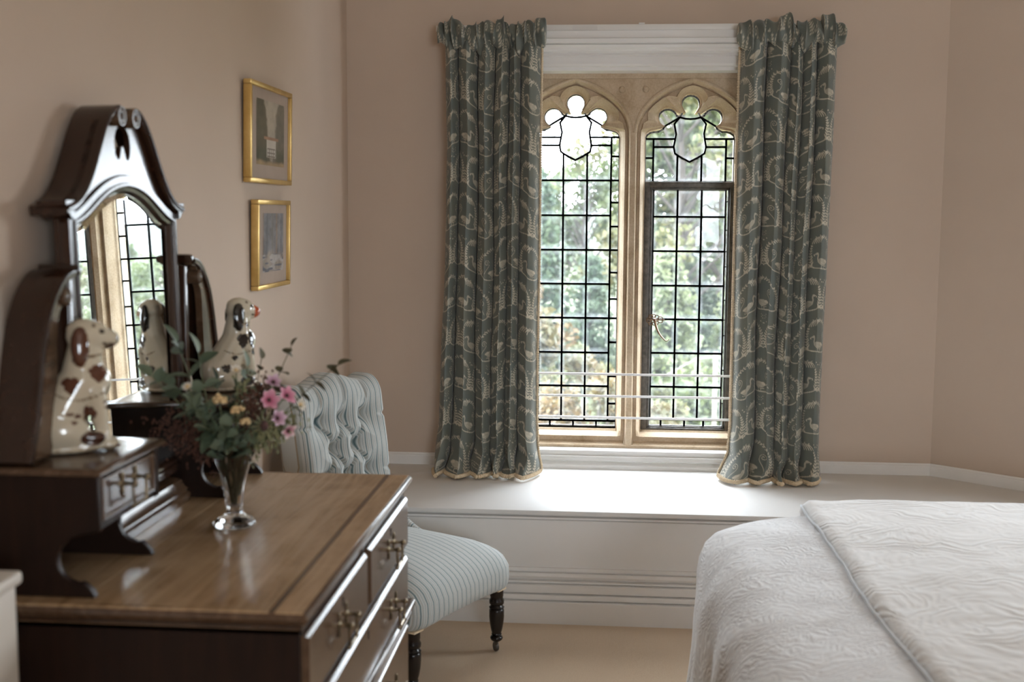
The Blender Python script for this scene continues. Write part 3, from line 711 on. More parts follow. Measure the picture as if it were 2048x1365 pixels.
for i, (d, z) in enumerate(prof):
    l = []
    for k, p in enumerate(cpath):
        q = shrink(p, d); w_ = 1 - sstep(.3, .54, z)
        nrm = (Vector(p) - Vector((cxm, cym))).normalized()
        rip = w_ * (.014 * math.sin(k * .34 + 1.5 * math.sin(k * .11)) + .010 * fbm(p[0] * 6, p[1] * 6, z * 2)) + .006 * fbm(p[0] * 9, p[1] * 9, z * 9 + 3)
        flare_ = (1 - z / .5) * .022 if z < .5 else 0
        x, y = q.x + nrm.x * (rip + flare_), q.y + nrm.y * (rip + flare_)
        zz_ = z + (bed_top(x) - .562) * sstep(.4, .56, z) + .004 * fbm(x * 7, y * 7, 5)
        l.append((x, y, zz_))
    loops.append(l)
for d in (.2, .28, .36, .45, .55, .65, .75, .85, hx - .01):
    l = []
    for p in cpath:
        q = shrink(p, d); l.append((q.x, q.y, bed_top(q.x) + .005 * fbm(q.x * 5, q.y * 5, 2) + .002 * fbm(q.x * 16, q.y * 16, 8)))
    loops.append(l)
MB().loft(loops, True, False, True).build('bedspread', 'matelasse', bed, smooth=True, angle=180)
# second cover laid over, its turned edge running the length of the bed
gx = np.linspace(.560, BX1 - .03, 70); gy = np.linspace(BY0 + .08, BY1 + .012, 120)
P = []
for iy, y in enumerate(gy):
    rowp = []
    for ix, x in enumerate(gx):
        e = .010 * fbm(3, y * 2.2, 1) * (1 - sstep(.56, .8, x)); end = sstep(BY1 - .05, BY1 + .012, y)
        lip = .016 * math.sqrt(max(0, 1 - (1 - min(1, (x - .56) / .022)) ** 2))
        z = bed_top(x) + .004 + lip + .010 * sstep(.56, .9, x) + .006 * fbm(x * 4, y * 4, 7) + .0025 * fbm(x * 13, y * 13, 3) - .045 * end ** 2
        rowp.append((x + e + .018 * (y - 3.4) * -.9 * (1 - sstep(.56, 1.2, x)), y, z))
    P.append(rowp)
cv = MB().grid(P).build('coverlet', 'coverlet', bed, smooth=True, angle=180)
so = cv.modifiers.new('thickness', 'SOLIDIFY'); so.thickness = .012; so.offset = -1
MB().tube([(r_[0][0] - .001, r_[0][1], r_[0][2] + .0035) for r_ in P[:-3]], .0036, 8).build('edge_shadow_line', 'edge_shadow_grey', cv, smooth=True, angle=180)  # thin tube coloured as the soft shadow line beside the turned edge

# ================================================================ DRESSING TABLE
DT = thing('dressing_table', 'dark wooden dressing table with scrolled mirror, trinket drawers and brass handles', 'dressing table', (-.76, 2.32, 0))
TX0, TX1, TY0, TY1, TZ = -1.03, -.474, 1.809, 2.834, .78
FX = -.492                                                        # carcass front
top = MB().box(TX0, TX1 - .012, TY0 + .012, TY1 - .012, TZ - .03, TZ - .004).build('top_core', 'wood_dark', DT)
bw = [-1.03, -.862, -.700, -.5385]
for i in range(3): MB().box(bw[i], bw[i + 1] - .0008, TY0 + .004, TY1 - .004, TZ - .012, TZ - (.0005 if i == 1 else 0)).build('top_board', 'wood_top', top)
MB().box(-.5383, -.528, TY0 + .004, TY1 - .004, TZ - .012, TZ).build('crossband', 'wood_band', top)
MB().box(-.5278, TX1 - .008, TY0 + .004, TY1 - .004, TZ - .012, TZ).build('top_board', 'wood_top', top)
# moulded edge (ovolo over fillet) along front and both ends
def edge_loop(x, y0, y1, z): return [(TX0, y0, z), (x, y0, z), (x, y1, z), (TX0, y1, z)]
eo = [(.012, 0), (.006, -.0015), (.002, -.006), (0, -.012), (.001, -.016), (.006, -.019), (.007, -.023), (.012, -.026), (.013, -.034), (.03, -.034)]
mb = MB(); mb.loft([edge_loop(TX1 - d, TY0 + d, TY1 - d, TZ + z) for d, z in eo], False); mb.build('top_edge', 'wood_drawer', DT, smooth=True, angle=50)
# carcass
CY0, CY1 = 1.828, 2.812
cz = MB().box(-1.03, FX, CY0, CY0 + .02, .05, .746).box(-1.03, FX, CY1 - .02, CY1, .05, .746).box(-1.03, -1.015, CY0, CY1, .05, .746)
cz.box(-1.0, FX, CY0, CY1, .735, .746).box(-1.0, FX, CY0, CY1, .588, .608).box(-1.0, FX, CY0, CY1, .425, .462).box(-1.0, FX, CY0, CY1, .215, .235).box(-1.0, FX, CY0, CY1, .05, .075)
cz.box(-1.0, FX, 2.322, 2.342, .608, .735)
cz.build('carcass', 'wood_side', DT, bevel=.0015, seg=1)
# waist moulding between upper and lower chest
wp = [(-.002, .47), (.018, .468), (.024, .462), (.024, .452), (.016, .447), (.012, .438), (.016, .434), (.016, .426), (.006, .420), (-.002, .418)]
mb = MB(); mb.loft([[(-1.03, CY0 - max(0, d), z), (FX + d, CY0 - max(0, d), z), (FX + d, CY1 + max(0, d), z), (-1.03, CY1 + max(0, d), z)] for d, z in wp], False)
mb.build('waist_moulding', 'wood_drawer', DT, smooth=True, angle=40)
bp = [(-.002, .215), (.004, .19), (.014, .14), (.03, .10), (.036, .08), (.036, .0), (-.002, 0)]
mb = MB(); mb.loft([[(-1.03, CY0 - max(0, d), z), (FX + d, CY0 - max(0, d), z), (FX + d, CY1 + max(0, d), z), (-1.03, CY1 + max(0, d), z)] for d, z in bp], False)
mb.build('plinth', 'wood_drawer', DT, smooth=True, angle=60)

def handle(parent, y, z, s=1.0, x=FX + .012):
    h = MB()
    for q in (-1, 1):
        yy = y + q * .031 * s
        M = Matrix.Rotation(R(90), 3, 'Y')
        h.lathe([(.0, 0), (.010 * s, 0), (.009 * s, .002), (.005 * s, .004), (.0035 * s, .012), (.0035 * s, .019), (.0058 * s, .021), (.006 * s, .025), (.003 * s, .028), (.0, .029)], 12, (x, yy, z), M)
        h.ell((x + .002, yy, z + .013 * s), (.002, .006 * s, .011 * s), 8, 6); h.ell((x + .002, yy, z - .013 * s), (.002, .006 * s, .011 * s), 8, 6)
        h.ell((x + .020, yy, z - .042 * s), (.004 * s, .004 * s, .005 * s), 8, 6)
    a = [(x + .019, y - .031 * s, z)] + bez((x + .020, y - .031 * s, z - .002), (x + .021, y - .031 * s, z - .03 * s), (x + .021, y - .03 * s, z - .042 * s), (x + .021, y - .018 * s, z - .042 * s), 8)
    b_ = [(p[0], 2 * y - p[1], p[2]) for p in reversed(a)]
    h.tube(a + [(x + .022, y, z - .039 * s)] + b_, .0028 * s, 8)
    return h.build('handle', 'brass_dark', parent, smooth=True, angle=50)
def drawer(y0, y1, z0, z1, hs, kh):
    dm = MB()
    ov = [(-.02, 0), (.002, 0), (.0065, .0015), (.010, .005), (.0125, .0065), (.0125, .012)]
    dm.loft([[(FX + d, y0 + i_, z0 + i_), (FX + d, y1 - i_, z0 + i_), (FX + d, y1 - i_, z1 - i_), (FX + d, y0 + i_, z1 - i_)] for d, i_ in ov], True, True, True)
    d = dm.build('drawer', 'wood_drawer', DT, smooth=True, angle=30)
    for y in hs: handle(d, y, (z0 + z1) / 2 + .002)
    k = MB()
    k.lathe([(0, 0), (.004, 0), (.004, .0015), (0, .0015)], 10, (FX + .0125, kh, z1 - .022), Matrix.Rotation(R(90), 3, 'Y')); k.box(FX + .0125, FX + .0138, kh - .0018, kh + .0018, z1 - .036, z1 - .022)
    k.build('keyhole', 'leather_dark', d)
    return d
drawer(1.836, 2.318, .611, .733, [2.085], 2.09); drawer(2.346, 2.804, .611, .733, [2.575], 2.575)
drawer(1.836, 2.804, .465, .586, [2.04, 2.60], 2.32)
drawer(1.836, 2.804, .238, .415, [2.04, 2.60], 2.32)

# trinket-drawer boxes on cut-out end brackets
BFX, BBX, BZ = -.832, -1.03, 1.0
panel = [(-1.03, .9995), (-.832, .9995), (-.832, .893), (-.846, .8905)] + bez((-.850, .890), (-.885, .884), (-.903, .868), (-.906, .846)) + bez((-.906, .846), (-.907, .826), (-.896, .810), (-.872, .804)) + [(-.866, .8065), (-.861, .8045), (-.855, .799), (-.846, .790), (-.842, .781), (-1.03, .781)]
def trinket(y0, y1):
    bxo = MB()
    for yy in (y0, y1 - .016): bxo.prism([(x, yy, z) for x, z in panel], (0, .016, 0))
    bxo.box(BBX, BFX - .004, y0 + .016, y1 - .016, .893, .903).box(BBX, BFX - .002, y0 + .016, y1 - .016, .982, .990).box(BBX, -1.02, y0 + .016, y1 - .016, .781, .99)
    body_ = bxo.build('trinket_box', 'wood_side', DT, bevel=.0015, seg=1)
    tp = [(.0, .986), (.004, .986), (.010, .989), (.011, .994), (.008, .9985), (.003, 1.0), (-.01, 1.0)]
    m_ = MB(); m_.loft([[(BBX, y0 - d, z), (BFX + d, y0 - d, z), (BFX + d, y1 + d, z), (BBX, y1 + d, z)] for d, z in tp], False)
    m_.add([(BBX, y0 + .01, 1.0), (BFX - .01, y0 + .01, 1.0), (BFX - .01, y1 - .01, 1.0), (BBX, y1 - .01, 1.0)], [(0, 1, 2, 3)]); m_.build('lid_moulding', 'wood_drawer', body_, smooth=True, angle=50)
    dr = MB(); a, b_, c_, d_ = y0 + .020, y1 - .020, .906, .980
    dr.loft([[(BFX + d, a + i_, c_ + i_), (BFX + d, b_ - i_, c_ + i_), (BFX + d, b_ - i_, d_ - i_), (BFX + d, a + i_, d_ - i_)] for d, i_ in [(-.15, 0), (-.002, 0), (.001, .002), (.001, .006), (-.003, .009), (-.003, .012)]], True, True, True)
    dd = dr.build('trinket_drawer', 'wood_drawer', body_, smooth=True, angle=30)
    hh = handle(body_, (y0 + y1) / 2, .952, .92, BFX - .003)
trinket(1.846, 2.112); trinket(2.548, 2.814)

# mirror: base plinth, posts, shaped frame, broken swan-neck pediment
MC = 2.332                                                        # centre line
pl = [(-1.02, .781), (-.925, .781), (-.925, .797), (-.932, .801), (-.930, .807), (-.938, .812), (-.945, .826), (-.96, .832), (-1.02, .832)]
MB().prism([(x, 2.13, z) for x, z in pl], (0, .40, 0)).build('mirror_plinth', 'wood_drawer', DT, smooth=True, angle=35)
TILT = Matrix.Translation((-.955, 0, .86)) @ Matrix.Rotation(R(-1.5), 4, 'Y') @ Matrix.Translation((.955, 0, -.86)) @ Matrix.Translation((-.955, 2.332, 0)) @ Matrix.Rotation(R(.9), 4, 'Z') @ Matrix.Translation((.955, -2.332, 0))
def tl_(p): return tuple(TILT @ Vector(p))
def tprism(mb, loop, off): return mb.prism([tl_(p) for p in loop], (TILT.to_3x3() @ Vector(off)))
hw_o, hw_i = .276, .238                                           # frame half widths
gl_top = [(hw_i, 1.385)] + bez((hw_i, 1.390), (.17, 1.395), (.12, 1.455), (.0, 1.457), 16)
fr_top = [(hw_o, 1.405)] + bez((hw_o, 1.415), (.19, 1.43), (.13, 1.492), (.0, 1.495), 16)
def side_mirror(h): return [(-y, z) for y, z in h][::-1]
# front frame ring: matched outer/inner loops, stepped moulding
def ring_pts(hw, zb, tp, k):                                       # from bottom left, up, over, down
    L = [(-hw, zb)] + [(-y, z) for y, z in tp] + [(y, z) for y, z in reversed(tp[:-1])] + [(hw, zb)]
    return L
OUT = ring_pts(hw_o, .842, fr_top, 0); INN = ring_pts(hw_i, .875, gl_top, 0)
FXm = -.952
def rl(t, x): return [tl_((x, MC + o_[0] + (i_[0] - o_[0]) * t, o_[1] + (i_[1] - o_[1]) * t)) for o_, i_ in zip(OUT, INN)]
fm = MB(); fm.loft([rl(0, FXm - .03), rl(0, FXm - .004), rl(.06, FXm), rl(.42, FXm), rl(.46, FXm + .004), rl(.58, FXm + .004), rl(.66, FXm - .002), rl(.85, FXm - .004), rl(.93, FXm - .009), rl(1, FXm - .012), rl(1, FXm - .03), rl(0, FXm - .03)], True)
fm.build('mirror_frame', 'wood_dark_upright', DT, smooth=True, angle=30)
gpoly = [(FXm - .013, MC + y * 1.0, z) for y, z in INN]
g = MB(); tprism(g, gpoly, (-.004, 0, 0)); g.build('mirror_glass', 'mirror_glass', DT)
bv = MB(); INB = [(y * .925, .875 + (z - .875) * .972 + .006) for y, z in INN]
bv.loft([[tl_((FXm - .0125, MC + y, z)) for y, z in INN], [tl_((FXm - .0105, MC + y, z)) for y, z in INB]], True); bv.build('mirror_bevel', 'mirror_glass', DT)
# pediment board with pierced heart-shaped opening
pc = bez((.300, 1.432), (.235, 1.440), (.200, 1.475), (.150, 1.545), 12) + bez((.150, 1.545), (.115, 1.592), (.085, 1.628), (.040, 1.630), 12)[1:]
hole = bez((.012, 1.590), (.050, 1.586), (.047, 1.522), (.022, 1.524), 10) + bez((.022, 1.524), (.010, 1.526), (.010, 1.548), (.0, 1.552), 6)[1:]
lowr = [(y, z - .004) for y, z in fr_top]
for s in (-1, 1):
    b_ = MB()
    front = [(s * y, z) for y, z in lowr] + [(0, 1.552)] + [(s * y, z) for y, z in reversed(hole[:-1])] + [(s * .045, 1.600)] + [(s * y, z) for y, z in reversed(pc) if z < 1.60] + [(s * hw_o, 1.40)]
    seen = []
    for p in front:
        if not seen or math.dist(p, seen[-1]) > 1e-4: seen.append(p)
    tprism(b_, [(FXm - .006, MC + y, z) for y, z in seen], (-.012, 0, 0))
    b_.build('pediment_board', 'wood_dark_upright', DT)
    # swan-neck moulding, deep front to back, ending in a volute
    sw = MB(); prof_ = [(.010, 0), (.012, -.003), (.012, -.008), (.008, -.010), (.008, -.014), (.002, -.018), (-.004, -.019), (-.062, -.019), (-.062, 0)]
    path = [(s * y, z) for y, z in pc]
    vol = [(s * (.031 + (.0205 - .0155 * k / 26) * math.cos(R(65 + 24 * k))), 1.6095 + (.0205 - .0155 * k / 26) * math.sin(R(65 + 24 * k))) for k in range(8)]
    loops = []
    full = path
    for k, (y, z) in enumerate(full):
        a0 = full[max(0, k - 1)]; a1 = full[min(len(full) - 1, k + 1)]
        tv = Vector((a1[0] - a0[0], a1[1] - a0[1])).normalized(); nv_ = Vector((-tv.y, tv.x))
        if nv_.y < 0: nv_ = -nv_
        loops.append([tl_((FXm + dx, MC + y + nv_.x * dn_, z + nv_.y * dn_)) for dx, dn_ in prof_])
    sw.loft(loops, True, True, True)
    sw.build('swan_neck', 'wood_dark', DT, smooth=True, angle=35)
    vo_ = MB(); M = Matrix.Rotation(R(90), 3, 'Y')
    vo_.lathe([(0, -.05), (.020, -.05), (.020, .008), (.019, .010), (.0165, .010), (.0155, .006), (.013, .006), (.012, .009), (.0095, .009), (.0085, .006), (.006, .006), (.005, .011), (0, .012)], 24, tl_((FXm + .002, MC + s * .036, 1.6085)), M)
    vo_.build('volute', 'wood_drawer', DT, smooth=True, angle=35)
    # cornice return on the side of the frame
    cr = MB(); tprism(cr, [(FXm + .008, MC + s * .270, 1.405), (FXm + .008, MC + s * .284, 1.41), (FXm + .008, MC + s * .304, 1.432), (FXm + .008, MC + s * .304, 1.440), (FXm + .008, MC + s * .270, 1.440)], (-.055, 0, 0)); cr.build('cornice', 'wood_dark', DT)
    # scrolled side standard
    outc = bez((.283, 1.312), (.325, 1.322), (.372, 1.30), (.410, 1.235), 12) + bez((.410, 1.235), (.445, 1.165), (.448, 1.075), (.490, 1.006), 12)[1:]
    innc = bez((.405, 1.006), (.360, 1.075), (.378, 1.16), (.362, 1.232), 12) + bez((.362, 1.232), (.352, 1.262), (.338, 1.255), (.332, 1.262), 5)[1:]
    st_ = MB(); poly_ = [(s * y, z) for y, z in outc] + [(s * y, z) for y, z in innc] + [(s * .334, 1.295), (s * .30, 1.302)]
    st_.prism([(FXm + .004, MC + y, z) for y, z in poly_], (-.016, 0, 0)); st_.build('standard', 'wood_drawer', DT)
    mo = MB(); loops = []
    for k, (y, z) in enumerate(outc):
        a0 = outc[max(0, k - 1)]; a1 = outc[min(len(outc) - 1, k + 1)]
        tv = Vector((a1[0] - a0[0], a1[1] - a0[1])).normalized(); nv_ = Vector((-tv.y, tv.x))
        if nv_.x < 0: nv_ = -nv_
        loops.append([(FXm + dx, MC + s * (y + nv_.x * dn_), z + nv_.y * dn_) for dx, dn_ in [(.012, .002), (.013, -.004), (.010, -.010), (.004, -.012), (-.062, -.012), (-.062, .004), (.004, .006)]])
    mo.loft(loops, True, True, True); mo.build('standard_moulding', 'wood_dark', DT, smooth=True, angle=40)
    v2_ = MB(); v2_.lathe([(0, -.02), (.0165, -.02), (.0165, .008), (.014, .010), (.0125, .006), (.0105, .006), (.0095, .009), (.007, .009), (.006, .006), (.004, .010), (0, .011)], 24, (FXm + .002, MC + s * .338, 1.272), M)
    v2_.build('volute', 'wood_drawer', DT, smooth=True, angle=35)
    # pivot post beside the frame and lower scroll bracket
    MB().box(FXm - .035, FXm - .005, MC + s * .292 - .012, MC + s * .292 + .012, .83, 1.30).build('post', 'wood_dark_upright', DT, bevel=.002)
# radiator cover at the near end of the table
t = thing('radiator', 'cream painted radiator cover standing at the near end of the dressing table', 'radiator', (-.99, 1.35, 0))
MB().box(-1.048, -.905, .6, 1.715, .03, .862).build('casing', 'radiator_paint', t, bevel=.012, seg=3)
MB().box(-1.048, -.899, .594, 1.721, .845, .866).build('lid', 'radiator_paint', t, bevel=.006, seg=3)
MB().box(-1.048, -.908, .61, 1.70, 0, .03).build('plinth', 'radiator_paint', t)

# ================================================================ PICTURES
def paint_landscape(kind, n1=150, n2=110):
    u, v_ = np.meshgrid(np.linspace(0, 1, n1), np.linspace(0, 1, n2)); rg = np.random.default_rng(11 + kind)
    def nz(sx_, sy_, seed):
        r_ = np.random.default_rng(seed).random((40, 40)); x = (u * sx_) % 39; y = (v_ * sy_) % 39; i, j = x.astype(int), y.astype(int); a, b_ = x - i, y - j
        a, b_ = a * a * (3 - 2 * a), b_ * b_ * (3 - 2 * b_)
        return r_[j, i] * (1 - a) * (1 - b_) + r_[j, i + 1] * a * (1 - b_) + r_[j + 1, i] * (1 - a) * b_ + r_[j + 1, i + 1] * a * b_
    n1_, n2_, n3_ = nz(6, 6, 1 + kind), nz(14, 14, 2 + kind), nz(34, 34, 3 + kind); nn = .5 * n1_ + .3 * n2_ + .2 * n3_
    C = np.zeros((n2, n1, 3))
    def put(mask, c, k=.35): 
        mask = np.clip(mask, 0, 1)[..., None]; C[:] = C * (1 - mask) + np.array(c) * (1 + k * (nn[..., None] - .5) * 2) * mask
    if kind == 0:                                                   # garden gate between trees
        put(np.ones_like(u), (.40, .345, .27), .25)
        put((np.exp(-((u - .12) / .26) ** 2) * 1.5 + nn * .7 - .85 - (v_ - .55)) * 4, (.12, .105, .065))
        put((np.exp(-((u - .88) / .25) ** 2) * 1.4 + nn * .7 - .85 - (v_ - .50)) * 4, (.16, .14, .10))
        put((.32 - v_ + .3 * (nn - .5)) * 8 * (np.abs(u - .52) > .16), (.085, .085, .05))
        put(((np.abs(u - .52) < .17) & (v_ < .42) & (v_ > .12)) * 1.0, (.52, .47, .40), .15); put(((np.abs(v_ - .42) < .025) & (np.abs(u - .52) < .26)) * 1.0, (.36, .20, .12))
        for q in range(5): put((np.abs(u - .38 - q * .07) < .008) * ((v_ > .10) & (v_ < .27)), (.16, .13, .10), .1)
        for zq in (.14, .20, .26): put((np.abs(v_ - zq) < .008) * ((u > .37) & (u < .67)), (.16, .13, .10), .1)
        put((.08 - v_ + .06 * (nn - .5)) * 20, (.33, .23, .12))
    else:                                                           # woodland stream
        put(np.ones_like(u), (.20, .20, .21), .5)
        for q in range(9):
            x = rg.uniform(.02, .98); put((1 - np.abs(u - x - .05 * (nn - .5)) / rg.uniform(.02, .06)) * (v_ > .3) * .8, rg.choice([(.10, .12, .16), (.30, .19, .12), (.17, .16, .13), (.26, .25, .27)]))
        put((.36 - v_ + .2 * (nn - .5)) * 9, (.27, .23, .19), .5)
        put((nz(4, 16, 9) - .55) * 6 * (v_ < .3), (.40, .37, .36)); put((nz(5, 20, 8) - .66) * 8 * (v_ < .3), (.10, .11, .14))
    return C.reshape(-1, 3)
def picture(label, y0, y1, z0, z1, mw, kind, lean, fw=.014):
    t = thing('framed_picture', label, 'picture', (XL + .01, (y0 + y1) / 2, z0), 0, 'gilt framed watercolours')
    xf = XL + .026
    def L(x, z): return x + lean * (z - z0) / (z1 - z0)
    for a, b_, c_, d_ in ((y0, y1, z1 - fw, z1), (y0, y1, z0, z0 + fw), (y0, y0 + fw, z0 + fw, z1 - fw), (y1 - fw, y1, z0 + fw, z1 - fw)):
        MB().add([(L(XL + .002, c_), a, c_), (L(xf, c_), a, c_), (L(xf, c_), b_, c_), (L(XL + .002, c_), b_, c_), (L(XL + .002, d_), a, d_), (L(xf, d_), a, d_), (L(xf, d_), b_, d_), (L(XL + .002, d_), b_, d_)], [(3, 2, 1, 0), (4, 5, 6, 7), (0, 1, 5, 4), (1, 2, 6, 5), (2, 3, 7, 6), (3, 0, 4, 7)]).build('frame_rail', 'gilt', t, bevel=.002)
    MB().add([(L(xf - .011, z0), y0 + .008, z0 + .008), (L(xf - .011, z0), y1 - .008, z0 + .008), (L(xf - .011, z1), y1 - .008, z1 - .008), (L(xf - .011, z1), y0 + .008, z1 - .008)], [(0, 1, 2, 3)]).build('mount', 'mount_card', t)
    a, b_, c_, d_ = y0 + mw[0], y1 - mw[1], z0 + mw[2], z1 - mw[3]
    n1, n2 = 150, 110; yy, zz_ = np.meshgrid(np.linspace(a, b_, n1), np.linspace(c_, d_, n2)); xx = xf - .0104 + lean * (zz_ - z0) / (z1 - z0)
    np_mesh('watercolour', np.stack([xx, yy, zz_], -1), grid_faces(n2, n1), 'painted_paper', t, {'paint': paint_landscape(kind)}, smooth=False)
    MB().add([(L(xf - .006, z0), y0 + .01, z0 + .01), (L(xf - .006, z0), y1 - .01, z0 + .01), (L(xf - .006, z1), y1 - .01, z1 - .01), (L(xf - .006, z1), y0 + .01, z1 - .01)], [(0, 1, 2, 3)]).build('glazing', 'picture_glass', t)
picture('gilt framed watercolour of a garden gate between trees', 3.345, 3.785, 1.508, 1.800, (.085, .06, .055, .045), 0, .006)
picture('gilt framed watercolour of a woodland stream', 3.40, 3.752, 1.191, 1.459, (.075, .052, .05, .04), 1, .005)

# ================================================================ NURSING CHAIR (built in its own frame: x across, y forward)
f0 = Vector((-.345, 3.709, 0)); f1 = Vector((-.552, 3.300, 0))     # front feet
ax = (f0 - f1).normalized(); fdir = Vector((ax.y, -ax.x, 0)); mid_ = (f0 + f1) / 2 - fdir * .24
ROTC = math.atan2(fdir.y, fdir.x) - math.pi / 2
CH = thing('nursing_chair', 'low nursing chair in grey blue striped cloth with deep buttoned back', 'chair', tuple(mid_), ROTC)
hwf = (f0 - f1).length / 2 + .054
# seat: sprung cushion with a deep front
nu, nl = 96, 34
def seat_outline(a):                                               # superellipse, wider at the front
    c_, s_ = math.cos(a), math.sin(a); e = .30
    x = math.copysign(abs(c_) ** e, c_); y = math.copysign(abs(s_) ** e, s_)
    return x * (hwf - .022 + .022 * y), y * .272 + .022
Ps, St = [], []
prof_s = [(.0, .215), (.965, .215), (.985, .222), (1.0, .24), (1.006, .265), (1.0, .295), (.985, .318), (.955, .336), (.91, .350), (.84, .364), (.74, .378), (.6, .391), (.45, .400), (.3, .405), (.15, .408), (.0, .409)]
for r_, z in prof_s:
    row = []
    for k in range(nu):
        x, y = seat_outline(2 * math.pi * k / nu)
        dip = .016 * math.sin(math.pi * min(1, max(0, (y + .25) / .5))) * 0
        bot = .020 * (1 - (x / hwf) ** 2) if z < .24 and y > .1 else 0
        row.append((x * r_, y * r_, z + bot + (.012 * (y * r_) / .26 if z > .3 else 0) * -1)); St.append(x * r_ + .5)
    Ps.append(row)
np_mesh('seat', np.array(Ps), grid_faces(len(prof_s), nu, True), 'stripe_cloth', CH, {'stripe': np.array(St)}, world=False)
# buttoned back
nbu, nbv = 190, 230
HB = .214
buttons = [(-.108, .762), (0, .762), (.108, .762), (-.054, .672), (.054, .672), (-.108, .582), (0, .582), (.108, .582), (-.054, .492), (.054, .492)]
def top_z(u):                                                       # shaped crest
    a = abs(u)
    return .905 - .030 * sstep(.0, .62, a) + .012 * sstep(.62, .86, a) - .045 * sstep(.84, 1.0, a) ** 2
UU = np.linspace(-1, 1, nbu); VV = np.linspace(0, 1, nbv)
TZv = np.array([top_z(u) for u in UU])
U2, V2 = np.meshgrid(UU, VV)
ZB = .30; Z2 = ZB + (TZv[None, :] - ZB) * V2
WB = HB * (.90 + .10 * np.clip(V2 * 1.6, 0, 1)) ; X2 = U2 * WB
edge_u = np.clip(1 - np.abs(U2), 0, 1); edge_v = np.clip(1 - V2, 0, 1)
rnd = np.sqrt(np.clip(1 - (1 - np.clip(edge_u / .16, 0, 1)) ** 2, 0, 1)) * np.sqrt(np.clip(1 - (1 - np.clip(edge_v / .10, 0, 1)) ** 2, 0, 1))
puffd = .045 + .05 * rnd
dmin = np.full(X2.shape, 9.0); Sx = X2.copy()
for bx_, bz_ in buttons:
    d = np.hypot(X2 - bx_, Z2 - bz_); dmin = np.minimum(dmin, d)
    Sx = Sx - (X2 - bx_) * .55 * np.exp(-(d / .035) ** 2)
tuft = .046 * np.exp(-(dmin / .019) ** 2) + .030 * np.exp(-(dmin / .048) ** 2)
def seg_d(a, b_):
    ex, ez = b_[0] - a[0], b_[1] - a[1]; t_ = np.clip(((X2 - a[0]) * ex + (Z2 - a[1]) * ez) / (ex * ex + ez * ez), 0, 1)
    return np.hypot(X2 - a[0] - t_ * ex, Z2 - a[1] - t_ * ez)
pl_ = np.zeros_like(X2)
for i, a in enumerate(buttons):
    for b_ in buttons[i + 1:]:
        if .09 < math.dist(a, b_) < .1065: pl_ = np.maximum(pl_, .024 * np.exp(-(seg_d(a, b_) / .0065) ** 2) + .012 * np.exp(-(seg_d(a, b_) / .022) ** 2))
for bx_ in (-.108, 0, .108):                                         # pleats to the crest and to the sides
    pl_ = np.maximum(pl_, .014 * np.exp(-(seg_d((bx_, .762), (bx_ * 1.1, .93)) / .008) ** 2))
for s_ in (-1, 1):
    for bz_ in (.762, .582): pl_ = np.maximum(pl_, .010 * np.exp(-(seg_d((s_ * .108, bz_), (s_ * .26, bz_ - .012)) / .008) ** 2))
for bx_ in (-.054, .054): pl_ = np.maximum(pl_, .010 * np.exp(-(seg_d((bx_, .492), (bx_, .30)) / .008) ** 2))
lean_b = -.225 - .15 * (Z2 - .40)
Yf = lean_b + puffd - np.maximum(tuft, pl_) * np.clip(rnd * 1.2, 0, 1)
Yb = lean_b - .020 * np.sqrt(np.clip(rnd, 0, 1)) 
front = np.stack([X2, Yf, Z2], -1); back = np.stack([X2, Yb, Z2], -1)
fF = grid_faces(nbv, nbu); nF = nbv * nbu
rim = []
def ridx(i, j): return i * nbu + j
border = [ridx(0, j) for j in range(nbu)] + [ridx(i, nbu - 1) for i in range(1, nbv)] + [ridx(nbv - 1, j) for j in range(nbu - 2, -1, -1)] + [ridx(i, 0) for i in range(nbv - 2, 0, -1)]
for k in range(len(border)):
    a, b_ = border[k], border[(k + 1) % len(border)]; rim.append((a, a + nF, b_ + nF, b_))
faces = np.concatenate([fF, fF[:, ::-1] + nF, np.array(rim)])
np_mesh('backrest', np.concatenate([front.reshape(-1, 3), back.reshape(-1, 3)]), faces, 'stripe_cloth', CH, {'stripe': np.concatenate([Sx.ravel() + .5, X2.ravel() + .5])}, world=False)
for bx_, bz_ in buttons:
    yb = -.225 - .15 * (bz_ - .40) + .095 - .076 + .004
    MB().ell((bx_, yb, bz_), (.010, .006, .010), 12, 8).build('button', 'stripe_cloth', CH, world=False, smooth=True)
# scrolled side wings joining back and seat
for s_ in (-1, 1):
    wl = []
    for k in range(15):
        t_ = k / 14; y = -.225 + .20 * t_; z = .36 + .16 * (1 - t_) ** 1.7
        wl.append([(s_ * (.205 + .018 * math.cos(2 * math.pi * q / 12)), y + .012 * math.sin(2 * math.pi * q / 12) * .4, z + .02 * math.sin(2 * math.pi * q / 12) - .01) for q in range(12)])
    wm = MB(); wm.loft(wl, True, True, True)
    me = wm.build('side_wing', 'stripe_cloth', CH, world=False, smooth=True)
    at = me.data.attributes.new('stripe', 'FLOAT', 'POINT'); at.data.foreach_set('value', np.array([v.co.y * 1.0 + .7 for v in me.data.vertices], dtype=np.float32))
